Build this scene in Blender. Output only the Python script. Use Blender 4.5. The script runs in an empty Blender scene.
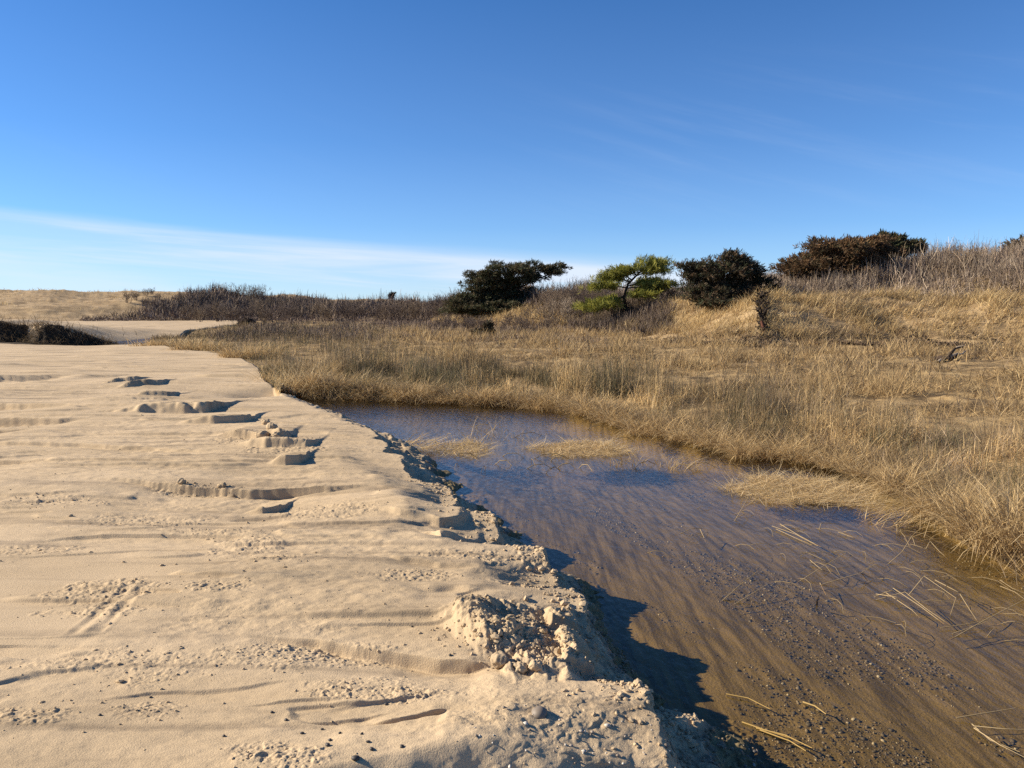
import bpy, math, random
import numpy as np
from mathutils import Vector, Matrix
random.seed(7)
RNG = np.random.default_rng(11)
R = math.radians
scene = bpy.context.scene
COL = scene.collection
# ------------------------------------------------------------------ camera
F, CX, CY, HY, CAMZ = 760.0, 512.0, 384.0, 306.0, 1.9
PITCH = math.atan((CY - HY) / F)
cam_d = bpy.data.cameras.new('camera'); cam = bpy.data.objects.new('camera', cam_d); COL.objects.link(cam)
cam.location = (0, 0, CAMZ); cam.rotation_euler = (R(90) - PITCH, 0, 0)
cam_d.sensor_width = 36; cam_d.lens = F / 1024 * 36; cam_d.clip_end = 3000; cam_d.clip_start = 0.05
scene.camera = cam
cp, sp = math.cos(PITCH), math.sin(PITCH)

def at(px, py, z=0.35):
    "point of the place, at height z, seen at photo pixel (px, py)"
    u, v = (px - CX) / F, (CY - py) / F
    dx, dy, dz = u, cp + v * sp, -sp + v * cp
    t = (z - CAMZ) / dz
    return (dx * t, dy * t)

def at_d(px, py, dist):
    u, v = (px - CX) / F, (CY - py) / F
    dx, dy, dz = u, cp + v * sp, -sp + v * cp
    t = dist / dy
    return (dx * t, dist, CAMZ + dz * t)

# ------------------------------------------------------------------ noise
def _h(ix, iy, s):
    n = (ix.astype(np.uint32) * np.uint32(374761393) + iy.astype(np.uint32) * np.uint32(668265263) + np.uint32((s * 2246822519) & 0xFFFFFFFF))
    n = (n ^ (n >> np.uint32(13))) * np.uint32(1274126177)
    n = n ^ (n >> np.uint32(16))
    return n.astype(np.float32) / np.float32(4294967295.0)

def vnoise(x, y, s=0):
    x = np.asarray(x, np.float64); y = np.asarray(y, np.float64)
    fx, fy = np.floor(x), np.floor(y)
    ix, iy = fx.astype(np.int64) & 0xFFFFFFFF, fy.astype(np.int64) & 0xFFFFFFFF
    tx, ty = x - fx, y - fy
    tx = tx * tx * tx * (tx * (tx * 6 - 15) + 10); ty = ty * ty * ty * (ty * (ty * 6 - 15) + 10)
    a, b = _h(ix, iy, s), _h(ix + 1, iy, s)
    c, d = _h(ix, iy + 1, s), _h(ix + 1, iy + 1, s)
    return (a + (b - a) * tx + (c - a) * ty + (a - b - c + d) * tx * ty) * 2 - 1

def fbm(x, y, s=0, o=4, g=.5, l=2.03):
    r = 0; a = 1; t = 0
    for k in range(o):
        r = r + a * vnoise(x + 17.3 * k, y - 9.1 * k, s + k * 31); t += a; a *= g; x = x * l; y = y * l
    return r / t * 1.5

def ss(a, b, x):
    t = np.clip((x - a) / (b - a), 0, 1); return t * t * (3 - 2 * t)

# ------------------------------------------------------------------ plan of the place
def pl(pts, z): return np.array([at(a, b, z) for a, b in pts])
EDGE_PX = [(700, 868), (676, 768), (664, 730), (644, 688), (655, 672), (622, 662), (600, 650), (594, 616), (577, 596), (562, 582), (540, 570), (547, 552),
           (538, 543), (500, 534), (480, 512), (462, 498), (440, 478), (412, 462), (388, 446), (360, 428), (320, 409), (296, 398), (280, 391)]
EDGE = pl(EDGE_PX, .35)
EDGE = np.vstack([[0.75, 0.2], [0.62, 1.6], EDGE])
MARSH_PX = [(1034, 562), (1004, 532), (974, 511), (922, 487), (882, 470), (816, 455), (752, 447), (699, 439), (646, 428), (608, 419), (560, 408), (500, 405), (440, 402), (380, 399), (330, 398), (300, 394), (280, 391)]
MARSH = pl(MARSH_PX, 0.0)
MARSH = np.vstack([[4.3, 0.0], [3.9, 2.5], [3.65, 4.2], MARSH])
FOOT_PX = [(1400, 362), (1150, 352), (1024, 348), (900, 345), (760, 347), (680, 343), (620, 336), (560, 331), (500, 328), (440, 325), (380, 322), (300, 321), (200, 321.5), (120, 322), (40, 323), (-200, 325), (-600, 326)]
FOOT = pl(FOOT_PX, .3)

def poly_dist(x, y, P, closed=False):
    d = np.full(x.shape, 1e9); n = len(P)
    for i in range(n if closed else n - 1):
        ax, ay = P[i]; bx, by = P[(i + 1) % n]
        ex, ey = bx - ax, by - ay
        t = np.clip(((x - ax) * ex + (y - ay) * ey) / (ex * ex + ey * ey + 1e-12), 0, 1)
        np.minimum(d, (x - ax - t * ex) ** 2 + (y - ay - t * ey) ** 2, out=d)
    return np.sqrt(d)

def inside(x, y, P):
    r = np.zeros(x.shape, bool); n = len(P); j = n - 1
    for i in range(n):
        ax, ay = P[i]; bx, by = P[j]
        if ay != by:
            r ^= ((ay > y) != (by > y)) & (x < (bx - ax) * (y - ay) / (by - ay) + ax)
        j = i
    return r

CHANNEL = np.vstack([EDGE, MARSH[::-1]])
# land side of the marsh: everything right / beyond this line is vegetated
SANDLINE_PX = [(280, 391), (262, 380), (258, 368), (236, 356), (190, 350), (150, 344), (150, 338), (190, 331), (235, 326), (250, 322)]
SANDLINE = pl(SANDLINE_PX, .32)
SAND = np.vstack([EDGE, SANDLINE, [[-40, 90], [-200, 90], [-200, 0.2]]])
FOOTP = np.vstack([FOOT, [[-500, 1000], [900, 1000], [900, 20]]])

# discrete scour steps and standing blocks in the sand: (pixels, kind, height, width of face, reach, left taper, right taper)
STEPS = [
    ([(-60, 376), (40, 375), (90, 374)], 'cut', .15, .05, 1.6, .1, .35),
    ([(85, 375), (140, 373)], 'cut', .07, .05, 1.0, .4, .2),
    ([(-60, 399), (0, 401), (50, 403), (92, 404)], 'cut', .12, .05, .9, .1, .4),
    ([(-60, 416), (0, 416.5), (60, 418), (100, 417)], 'cut', .12, .04, .9, .1, .4),
    ([(-30, 425), (45, 424)], 'cut', .06, .04, .6, .2, .5),
    ([(96, 385), (118, 383), (136, 382)], 'up', .10, .22, .5, .5, .05),
    ([(110, 388), (140, 386), (160, 385)], 'up', .09, .2, .5, .5, .05),
    ([(125, 397), (150, 396), (168, 395.5)], 'up', .12, .22, .5, .5, .05),
    ([(66, 412), (130, 412), (204, 411)], 'up', .19, .34, .9, .9, .02),
    ([(172, 424), (215, 424), (245, 422)], 'up', .12, .12, .6, .55, .04),
    ([(205, 434), (250, 438), (283, 442)], 'up', .10, .08, .5, .5, .06),
    ([(222, 446), (265, 449), (308, 450)], 'up', .11, .14, .5, .5, .04),
    ([(262, 465), (285, 465.5), (300, 464)], 'up', .09, .12, .4, .5, .04),
    ([(-40, 438), (80, 441), (160, 447), (240, 452)], 'cut', .055, .05, .6, .2, .4),
    ([(-40, 455), (30, 457), (75, 458)], 'cut', .05, .04, .5, .2, .5),
    ([(75, 479), (130, 482), (180, 485), (250, 488), (330, 487), (402, 484)], 'cut', .075, .02, .55, .45, .35),
    ([(-40, 493), (40, 493), (118, 490)], 'cut', .018, .03, .5, .3, .5),
    ([(352, 507), (400, 515), (440, 518), (468, 514)], 'up', .055, .09, .45, .6, .10),
    ([(410, 527), (440, 534), (482, 530)], 'up', .05, .08, .3, .55, .10),
    ([(240, 509), (262, 510), (279, 507)], 'up', .05, .04, .3, .6, .05),
    ([(372, 552), (400, 558), (440, 562), (500, 563)], 'cut', .03, .05, .2, .4, .4),
    ([(395, 578), (430, 588), (470, 588), (520, 578)], 'cut', .045, .16, .20, .5, .4),
    ([(215, 632), (320, 640), (380, 649), (440, 657), (500, 661)], 'cut', .065, .05, .20, .55, .10),
    ([(230, 704), (300, 698), (360, 695)], 'cut', .014, .025, .2, .5, .3),
    ([(310, 704), (370, 699), (440, 688)], 'cut', .018, .025, .22, .5, .3),
    ([(270, 724), (340, 716), (400, 706)], 'cut', .014, .025, .2, .5, .3),
    ([(350, 722), (400, 716), (452, 706)], 'cut', .026, .03, .2, .5, .15),
    ([(-40, 560), (20, 557), (150, 548), (330, 545)], 'cut', .010, .03, .3, .3, .5),
    ([(-40, 646), (60, 646), (130, 649)], 'cut', .012, .03, .25, .3, .5),
    ([(60, 700), (150, 688), (240, 682), (330, 672)], 'cut', .014, .03, .25, .4, .4),
    ([(-40, 610), (60, 612), (180, 622), (320, 626)], 'cut', .008, .03, .3, .4, .4),
    ([(250, 775), (330, 764), (400, 752), (470, 742), (560, 738), (640, 737), (690, 742)], 'cut', .22, .34, 3.0, .3, .10),
]
LUMP = pl([(436, 612), (462, 598), (500, 590), (545, 588), (592, 606), (594, 640), (575, 662), (520, 664), (476, 640)], .40)
LUMPLOW = pl([(478, 640), (520, 628), (580, 632), (602, 652), (575, 668), (505, 668)], .36)
BLOCKS = [(pl([(545, 590), (574, 585), (580, 601), (550, 606)], .42), .06), (pl([(556, 613), (588, 609), (595, 642), (566, 646)], .42), .06)]
CREST = pl([(395, 735), (470, 712), (545, 692), (600, 682), (644, 684), (668, 742), (540, 748)], .35)
# disturbed, cloddy patches: (px, py, radius x, radius y (m), amplitude)
PATCH = [(110, 590, .42, .22, .016), (95, 612, .30, .10, .012), (215, 590, .22, .12, .012), (100, 660, .34, .12, .009), (160, 668, .30, .14, .009), (245, 655, .45, .12, .009), (330, 652, .35, .12, .009),
         (30, 715, .20, .12, .014), (150, 705, .2, .1, .01), (370, 680, .25, .1, .009), (540, 545, .25, .2, .022), (470, 552, .35, .14, .014), (420, 575, .3, .15, .012),
         (520, 575, .25, .12, .018), (250, 545, .3, .2, .012), (280, 560, .2, .1, .014), (330, 510, .5, .3, .014), (210, 530, .4, .15, .012), (150, 518, .6, .2, .012), (40, 548, .4, .15, .012), (45, 500, .6, .25, .012),
         (260, 440, .7, .35, .03), (285, 450, .5, .25, .03), (380, 690, .3, .08, .015), (620, 560, .01, .01, 0), (300, 650, .3, .1, .014), (270, 760, .2, .1, .015), (180, 486, .25, .12, .02), (222, 486, .2, .1, .02)]

def step_offset(x, y, out):
    for px, kind, amp, w, reach, tl, tr in STEPS:
        P = pl(px, .35)
        x0, x1 = P[:, 0].min() - .3, P[:, 0].max() + .3
        y0, y1 = P[:, 1].min() - reach * 3 - .3, P[:, 1].max() + reach * 3 + .3
        m = np.where((x > x0) & (x < x1) & (y > y0) & (y < y1))[0]
        if not len(m): continue
        X, Y = x[m], y[m]
        wob = .06 * np.clip(reach, 0, .6) * fbm(X * .9, X * 0 + y0, 5, 2) + .008 * fbm(X * 7, Y * 7, 9, 2)
        yc = np.interp(X, P[:, 0], P[:, 1]) + wob
        n = yc - Y                                       # > 0 on the camera side
        L = P[-1, 0] - P[0, 0]
        t = (X - P[0, 0]) / L
        env = ss(0, tl, t) * (1 - ss(1 - tr, 1, t))
        w_ = w * .55 * (1 + .5 * fbm(X * 6, Y * 6, 77, 2))
        w_ = np.maximum(w_, .00028 * (X * X + Y * Y))
        env = env * (1 + .30 * fbm(X * 2.0, Y * .6, 78, 3))
        if kind == 'cut':
            out[m] -= amp * env * ss(0, 1, n / w_) * np.exp(-np.maximum(n, 0) / reach)
        else:
            out[m] += amp * env * (1 - ss(-1, 0, n / w_ )) * np.exp(-(np.maximum(-n, 0) / reach) ** 1.5)

def dune_h(x, y, t):
    "height added behind the dune foot, t metres in"
    side = ss(-9, 2.5, x)
    far = ss(20, 50, y) * 0
    ra = 1.9 * ss(-.3, 5.4, t) + 2.0 * ss(5, 15, t) * ss(11, 27, x) - .8 * ss(16, 45, t)          # the near dune on the right
    rb = .3 * ss(0, 10, t) + 1.25 * ss(4, 22, t)                                     # low dunes further off
    rb = rb * (.75 + .5 * fbm(x / 14, y / 14, 41, 2))
    side2 = ss(1.5, 11, x)
    mid = 1.35 * ss(-.5, 7, t) + 1.35 * ss(4, 13, t) - .3 * ss(16, 45, t)
    r = rb * (1 - side) + side * (mid * (1 - side2) + ra * side2)
    r = r * (1 + .05 * fbm(x / 5, y / 5, 43, 3)) + .08 * ss(0, 3, t) * 1.6 * fbm(x / 1.7, y / 1.7, 44, 3)
    # bare pale dune far off on the left
    r = r + 2.1 * ss(62, 125, y + 8 * fbm(x / 30, y / 30, 45, 2)) * ss(-26, -48, x + 5 * fbm(x / 20, y / 20, 42, 2)) * ss(0, 14, t) 
    return r

def ground(x, y, fine=True):
    x = np.asarray(x, np.float64); y = np.asarray(y, np.float64)
    shp = x.shape; x = x.ravel(); y = y.ravel()
    xw = x + (.15 * fbm(x * 1.1 + 3, y * 1.5, 91, 2) + .05 * fbm(x * 3.5, y * 4.2, 92, 2)) * (1 - ss(8, 12, y)) * (1 - ss(1.2, 2.4, x - .12 * y + .3))
    inch = inside(xw, y, CHANNEL); insand = inside(xw, y, SAND) & ~inch
    dE = poly_dist(xw, y, EDGE); dM = poly_dist(x, y, MARSH); dS = poly_dist(x, y, SANDLINE)
    infoot = inside(x, y, FOOTP); dF = poly_dist(x, y, FOOT)
    t = np.where(infoot, dF, -dF)
    # --- sand flat
    zs = .35 + .035 * fbm(x / 2.6, y / 2.6, 1, 3) * ss(0, 2, dE) + .02 * fbm(x / 2.2, y / .5, 2, 3)
    zs = zs - (.03 + .12 * (1 - np.clip(np.exp(-((y - 4.08) / .22) ** 2) + np.exp(-((y - 4.85) / .20) ** 2) + np.exp(-((y - 2.95) / .30) ** 2) + .7 * np.exp(-((y - 5.75) / .25) ** 2), 0, 1))) * (1 - ss(0, .60, dE)) * (1 - ss(6, 9, y))
    zs = zs - .06 * ss(9, 13, y) * (1 - ss(0, 3.5, dE))                      # lower towards the head of the pool
    if fine:
        off = np.zeros_like(x); step_offset(x, y, off); zs = zs + off * np.where(insand, 1, 1)
        q1 = fbm(x * .34 + .05 * y, y * 2.1, 101, 3); q2 = fbm(x * .55 - .1 * y, y * 3.4, 102, 3)
        fall = 1 - ss(18, 34, y)
        wd = .03 + .0022 * y
        zs = zs + insand * fall * (.019 * (1 + .03 * y) * ss(-wd, wd, q1) * ss(-.25, .25, fbm(x * .5, y * .9, 103, 2)) + .014 * ss(-wd, wd, q2 - .15) * ss(-.1, .3, fbm(x * .6 + 7, y * 1.1, 104, 2))) * ss(.1, .6, dE)
        near = (y < 16) & (x < 3) & insand | ((y < 9) & (dE < .7))
        k = np.where(near)[0]; X, Y = x[k], y[k]
        add = .0035 * fbm(X * 9, Y * 14, 3, 3) * (1 + fbm(X * .8, Y * .8, 4, 2))
        add += .005 * np.maximum(0, fbm(X * 3, Y * 16 + 1.5 * fbm(X, Y, 6, 2), 7, 3)) * ss(-.2, .5, fbm(X * .7, Y * .7, 8, 2))
        rough = .35 * ss(.25, .75, fbm(X * 1.1, Y * 2.0, 12, 3))
        for px, py, rx, ry, a in PATCH:
            cx, cy = at(px, py)
            q = ((X - cx) / rx) ** 2 + ((Y - cy) / ry) ** 2
            rough = np.maximum(rough, a / .014 * (1 - ss(.3, 1.1, q + .45 * fbm(X * 7, Y * 7, 13, 2))))
        cl = fbm(X * 30, Y * 30, 14, 3)
        add += np.minimum(rough, 1.4) * .75 * (.0065 * ss(.1, .5, cl) + .005 * ss(.1,.5,fbm(X * 13, Y * 19, 35, 3)) + .0032 * fbm(X * 75, Y * 75, 15, 2) - .002)
        # tread track
        a0 = np.array(at(78, 640)); a1 = np.array(at(148, 580)); ax = (a1 - a0) / np.linalg.norm(a1 - a0); L = np.linalg.norm(a1 - a0)
        u = (X - a0[0]) * ax[0] + (Y - a0[1]) * ax[1]; v = -(X - a0[0]) * ax[1] + (Y - a0[1]) * ax[0]
        env = ss(0, .15, u / L) * (1 - ss(.85, 1, u / L)) * (1 - ss(.08, .11, np.abs(v)))
        add += env * .008 * np.cos(v * 62) * (.6 + .5 * vnoise(u * 14, v * 20, 16))
        # crumbled clump on the brink
        for PG, a, lum, fr, soft in ((LUMP, .085, .035, 7, .13), (LUMPLOW, .03, .025, 13, .08)):
            dl = poly_dist(X, Y, PG, True); il = inside(X, Y, PG)
            flute = fbm(X * 15 + 2 * Y, Y * 3.2, 17, 3)
            sd = np.where(il, dl, -dl) + .03 * flute
            e = ss(-.03, soft, sd)
            rid = 1 - np.abs(fbm(X * fr * 1.6 + Y * 4, Y * fr, 19, 3)) * 2
            add += e * (a * (.85 + .4 * fbm(X * 4, Y * 4, 18, 2)) + lum * (rid - .4) * .28 +   .007 * fbm(X * 30, Y * 30, 20, 3) + .004 * fbm(X * 75, Y * 75, 36, 2))
        for PG, a in BLOCKS:
            dl = poly_dist(X, Y, PG, True); il = inside(X, Y, PG)
            sd = np.where(il, dl, -dl) + .014 * fbm(X * 12, Y * 12, 33, 3)
            add += ss(-.012, .022, sd) * (a + .012 * fbm(X * 8, Y * 8, 34, 3) + .10 * (X - PG[:, 0].mean()) * 0)
        dl = poly_dist(X, Y, CREST, True); il = inside(X, Y, CREST); sd = np.where(il, dl, -dl)
        add += .025 * ss(-.30, .22, sd + .05 * fbm(X * 5, Y * 5, 31, 3)) + .003 * fbm(X * 30, Y * 30, 21, 2) * ss(-.1, .1, sd)
        zs[k] += add
    # --- bed with the bank that falls to it
    sw = dE + (.035 * fbm(x * 5, y * 5, 22, 3) if fine else 0)
    vert = 1 - ss(6.5, 10.5, y)
    top = zs
    near_p = top - (top - .13) * ss(0, .07, sw) - .18 * ss(.03, .55, sw) - .35 * np.maximum(0, sw - .5)
    far_p = top - (top + .10) * ss(0, .95, sw + .06 * fbm(x * 4, y * 4, 37, 2)) - .3 * np.maximum(0, sw - .9)
    zb_s = near_p * vert + far_p * (1 - vert)
    if fine: zb_s = zb_s + .016 * fbm(x * 22, y * 22, 23, 3) * ss(.05, .15, sw) * (1 - ss(.45, .7, sw))
    deep = .035 + .30 * ss(.4, 2.0, dE) * ss(5.5, 10, y) + .03 * ss(.6, 1.8, dE)
    deep = deep + .16 * (1 - ss(.1, .9, dM)) * ss(4.5, 7, y)
    flowu = x * .957 + y * .29; flowv = -x * .29 + y * .957
    bed = -deep + .010 * fbm(flowu * 5, flowv * .9, 24, 3)
    zb = np.maximum(zb_s, bed)
    zb = np.maximum(zb, .02 - .40 * ss(-.03, .28, dM))
    # --- marsh ground
    zm = .10 + .10 * ss(0, 2.5, dM) + .12 * ss(4, 14, dM) + .09 * fbm(x / 1.1, y / 1.1, 26, 4) * ss(1, 4, dM)
    zm = .02 + (zm - .02) * ss(.0, 1.6, dM)
    zm = np.where(dS < 3, zm + (.30 - zm) * (1 - ss(0, 3, dS)), zm)
    zl = np.where(insand, zs, zm)
    # far left: second pool under a dark cut bank
    bx, by = at(95, 336, .3)
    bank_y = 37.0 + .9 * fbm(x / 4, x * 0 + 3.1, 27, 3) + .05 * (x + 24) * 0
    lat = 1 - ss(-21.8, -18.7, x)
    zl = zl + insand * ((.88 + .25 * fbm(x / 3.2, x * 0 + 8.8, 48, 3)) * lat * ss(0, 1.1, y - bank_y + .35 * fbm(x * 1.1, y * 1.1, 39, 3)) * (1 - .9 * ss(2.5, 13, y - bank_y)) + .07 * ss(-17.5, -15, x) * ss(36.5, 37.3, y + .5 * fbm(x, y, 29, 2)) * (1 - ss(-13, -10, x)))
    pool = np.exp(-(((x + 20.3) / 2.9) ** 2 + ((y - 41.5) / 4.5) ** 2) ** 1.5)
    zl = zl - insand * .27 * np.exp(-(((x + 20) / 7.5) ** 2 + ((y - 36.5) / 6.0) ** 2))
    zl = zl - .62 * pool
    pool2 = np.exp(-(((x + 4.7) / .55) ** 2 + ((y - 14.2 - .3 * (x + 4.7)) / .5) ** 2))
    zl = zl - insand * .20 * pool2
    z = np.where(inch, zb, zl)
    z = z + np.where(infoot, dune_h(x, y, t), 0) 
    zone = np.where(inch & (zb < .06), 1, np.where(infoot & (t > .2), 3, np.where(insand | inch, 0, 2)))
    zone = np.where((zone == 1) & (dM < .03), 2, zone)
    zone = np.where(insand & (x < -16.0) & (y > bank_y - 1.2) & (y < bank_y + 1.05 + .5 * fbm(x * .6, y * .6, 40, 2)) & (lat > .04), 4, zone)  # face of the far cut bank, coloured much darker than the sand
    return z.reshape(shp), zone.reshape(shp), t.reshape(shp), dE.reshape(shp)

# ------------------------------------------------------------------ object helpers
def link(o, parent=None):
    COL.objects.link(o)
    if parent: o.parent = parent
    return o
def tag(o, label=None, cat=None, group=None, kind=None):
    if label: o['label'] = label
    if cat: o['category'] = cat
    if group: o['group'] = group
    if kind: o['kind'] = kind
    return o
def empty(name, loc, rz=0):
    o = bpy.data.objects.new(name, None); o.location = loc; o.rotation_euler = (0, 0, rz); o.empty_display_size = .2
    return link(o)
def mesh_np(name, V, faces, mat, parent=None, col=None, smooth=True):
    "faces: list of integer arrays, one (n, k) array per face size"
    me = bpy.data.meshes.new(name)
    V = np.asarray(V, np.float32)
    me.vertices.add(len(V)); me.vertices.foreach_set('co', V.ravel())
    faces = [np.asarray(f, np.int32) for f in faces if len(f)]
    nl = sum(f.size for f in faces); nf = sum(len(f) for f in faces)
    me.loops.add(nl); me.polygons.add(nf)
    me.loops.foreach_set('vertex_index', np.concatenate([f.ravel() for f in faces]))
    st = np.concatenate([np.full(len(f), f.shape[1], np.int32) for f in faces])
    start = np.concatenate([[0], np.cumsum(st)[:-1]]).astype(np.int32)
    me.polygons.foreach_set('loop_start', start)
    me.polygons.foreach_set('use_smooth', np.full(nf, smooth, bool))
    me.update(calc_edges=True)
    if col is not None:
        a = me.attributes.new('tint', 'FLOAT_COLOR', 'POINT')
        c = np.ones((len(V), 4), np.float32); c[:, :3] = col
        a.data.foreach_set('color', c.ravel())
    if mat: me.materials.append(mat)
    o = bpy.data.objects.new(name, me)
    return link(o, parent)

# ------------------------------------------------------------------ materials
def newmat(name):
    m = bpy.data.materials.new(name); m.use_nodes = True
    nt = m.node_tree; nt.nodes.clear()
    return m, nt, nt.nodes, nt.links
def N(nodes, typ, **kw):
    n = nodes.new(typ)
    for k, v in kw.items():
        if k.startswith('i_'):
            key = k[2:]; key = int(key) if key.isdigit() else key.replace('_', ' ')
            n.inputs[key].default_value = v
        else: setattr(n, k, v)
    return n
def ramp(nodes, stops):
    r = nodes.new('ShaderNodeValToRGB'); e = r.color_ramp.elements
    while len(e) < len(stops): e.new(.5)
    for q, (p, c) in zip(e, stops):
        q.position = p; q.color = (*c, 1) if len(c) == 3 else c
    return r
def damp_streaks(m):
    nt = m.node_tree; n = nt.nodes; l = nt.links
    b = next(q for q in n if q.type == 'BSDF_PRINCIPLED'); src = b.inputs['Base Color'].links[0].from_socket
    g = N(n, 'ShaderNodeNewGeometry'); mp = N(n, 'ShaderNodeMapping'); mp.inputs['Scale'].default_value = (.45, 5.5, 1); mp.inputs['Rotation'].default_value = (0, 0, R(-4)); l.new(g.outputs['Position'], mp.inputs[0])
    t = N(n, 'ShaderNodeTexNoise'); t.inputs['Scale'].default_value = 1.0; t.inputs['Detail'].default_value = 5; t.inputs['Distortion'].default_value = .6; l.new(mp.outputs[0], t.inputs['Vector'])
    r = ramp(n, [(.30, (.62, .62, .64)), (.40, (.86, .86, .87)), (.47, (1, 1, 1))]); l.new(t.outputs['Fac'], r.inputs[0])
    x = N(n, 'ShaderNodeMix', data_type='RGBA', blend_type='MULTIPLY'); x.inputs[0].default_value = 1; l.new(src, x.inputs[6]); l.new(r.outputs[0], x.inputs[7]); l.new(x.outputs[2], b.inputs['Base Color'])
def wet_foot(m):
    "sand soaked dark where it lies within a few centimetres of the water level"
    nt = m.node_tree; n = nt.nodes; l = nt.links
    b = next(q for q in n if q.type == 'BSDF_PRINCIPLED'); src = b.inputs['Base Color'].links[0].from_socket
    g = N(n, 'ShaderNodeNewGeometry'); sx = N(n, 'ShaderNodeSeparateXYZ'); l.new(g.outputs['Position'], sx.inputs[0])
    t = N(n, 'ShaderNodeTexNoise'); t.inputs['Scale'].default_value = 5; t.inputs['Detail'].default_value = 4; l.new(g.outputs['Position'], t.inputs['Vector'])
    a = N(n, 'ShaderNodeMath', operation='MULTIPLY_ADD'); l.new(t.outputs['Fac'], a.inputs[0]); a.inputs[1].default_value = -.12; l.new(sx.outputs[2], a.inputs[2])
    q = N(n, 'ShaderNodeMapRange', interpolation_type='SMOOTHSTEP'); l.new(a.outputs[0], q.inputs[0])
    for i, v in enumerate((.0, .055, .42, 1)): q.inputs[i + 1].default_value = v
    c = N(n, 'ShaderNodeCombineColor'); [l.new(q.outputs[0], c.inputs[k]) for k in range(3)]
    x = N(n, 'ShaderNodeMix', data_type='RGBA', blend_type='MULTIPLY'); x.inputs[0].default_value = 1; l.new(src, x.inputs[6]); l.new(c.outputs[0], x.inputs[7]); l.new(x.outputs[2], b.inputs['Base Color'])
    rr_ = N(n, 'ShaderNodeMapRange'); l.new(q.outputs[0], rr_.inputs[0])
    for i, v in enumerate((.42, 1, .35, .9)): rr_.inputs[i + 1].default_value = v
    l.new(rr_.outputs[0], b.inputs['Roughness'])
def leafmat(name, rough=.75, transl=.25, spec=.2):
    m, nt, n, l = newmat(name)
    out = N(n, 'ShaderNodeOutputMaterial'); at_ = N(n, 'ShaderNodeAttribute', attribute_name='tint')
    b = N(n, 'ShaderNodeBsdfPrincipled'); b.inputs['Roughness'].default_value = rough; b.inputs['Specular IOR Level'].default_value = spec
    t = N(n, 'ShaderNodeBsdfTranslucent'); mx = N(n, 'ShaderNodeMixShader'); mx.inputs[0].default_value = transl
    l.new(at_.outputs['Color'], b.inputs['Base Color']); l.new(at_.outputs['Color'], t.inputs['Color'])
    l.new(b.outputs[0], mx.inputs[1]); l.new(t.outputs[0], mx.inputs[2]); l.new(mx.outputs[0], out.inputs[0])
    return m
def groundmat(name, cols, scale1, scale2, rough=.9, bump=.3, bscale=120, bdist=.004, stretch=None, extra=None):
    m, nt, n, l = newmat(name)
    out = N(n, 'ShaderNodeOutputMaterial'); b = N(n, 'ShaderNodeBsdfPrincipled')
    b.inputs['Roughness'].default_value = rough; b.inputs['Specular IOR Level'].default_value = .15
    g = N(n, 'ShaderNodeNewGeometry')
    vec = g.outputs['Position']
    if stretch:
        mp = N(n, 'ShaderNodeMapping'); mp.inputs['Rotation'].default_value = (0, 0, stretch[0]); mp.inputs['Scale'].default_value = stretch[1]
        l.new(vec, mp.inputs[0]); svec = mp.outputs[0]
    else: svec = vec
    n1 = N(n, 'ShaderNodeTexNoise'); n1.inputs['Scale'].default_value = scale1; n1.inputs['Detail'].default_value = 6; n1.inputs['Roughness'].default_value = .6
    n2 = N(n, 'ShaderNodeTexNoise'); n2.inputs['Scale'].default_value = scale2; n2.inputs['Detail'].default_value = 3; n2.inputs['Roughness'].default_value = .7
    l.new(svec, n1.inputs['Vector']); l.new(vec, n2.inputs['Vector'])
    r1 = ramp(n, cols); l.new(n1.outputs['Fac'], r1.inputs[0])
    r2 = ramp(n, [(.25, (.72, .70, .68)), (.5, (1, 1, 1)), (.75, (1.12, 1.10, 1.06))]); l.new(n2.outputs['Fac'], r2.inputs[0])
    mx = N(n, 'ShaderNodeMix', data_type='RGBA', blend_type='MULTIPLY'); mx.inputs[0].default_value = 1
    l.new(r1.outputs[0], mx.inputs[6]); l.new(r2.outputs[0], mx.inputs[7])
    l.new(mx.outputs[2], b.inputs['Base Color'])
    n3 = N(n, 'ShaderNodeTexNoise'); n3.inputs['Scale'].default_value = bscale; n3.inputs['Detail'].default_value = 4; n3.inputs['Roughness'].default_value = .65
    l.new(vec, n3.inputs['Vector'])
    bp = N(n, 'ShaderNodeBump'); bp.inputs['Strength'].default_value = bump; bp.inputs['Distance'].default_value = bdist
    l.new(n3.outputs['Fac'], bp.inputs['Height']); l.new(bp.outputs[0], b.inputs['Normal'])
    l.new(b.outputs[0], out.inputs[0])
    return m

M_SAND = groundmat('sand', [(.27, (.30, .235, .155)), (.38, (.40, .30, .185)), (.50, (.455, .342, .212)), (.7, (.50, .38, .242))], .9, 260, bump=.55, bscale=140, bdist=.006, stretch=(0, (.5, 2.2, 1)))
damp_streaks(M_SAND); wet_foot(M_SAND)
M_BED = groundmat('stream_bed', [(.26, (.07, .054, .030)), (.40, (.12, .092, .046)), (.52, (.195, .148, .074)), (.64, (.25, .19, .10)), (.78, (.15, .112, .06))], 2.2, 90, rough=.8, bump=.6, bscale=70, bdist=.012, stretch=(R(17), (9, .7, 1)))
M_MARSH = groundmat('marsh_ground', [(.3, (.06, .04, .022)), (.45, (.20, .135, .065)), (.6, (.36, .25, .12)), (.75, (.42, .30, .15))], 1.6, 40, bump=.8, bscale=30, bdist=.03)
M_DUNE = groundmat('dune_ground', [(.3, (.17, .11, .055)), (.5, (.30, .21, .11)), (.7, (.40, .29, .165))], .7, 30, bump=.8, bscale=14, bdist=.05)
M_CUTBANK = groundmat('cut_bank_face', [(.3, (.014, .010, .007)), (.65, (.06, .042, .026))], 3, 40, bump=.8, bscale=12, bdist=.05)  # very dark brown, used only on the face of the far cut bank
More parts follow.
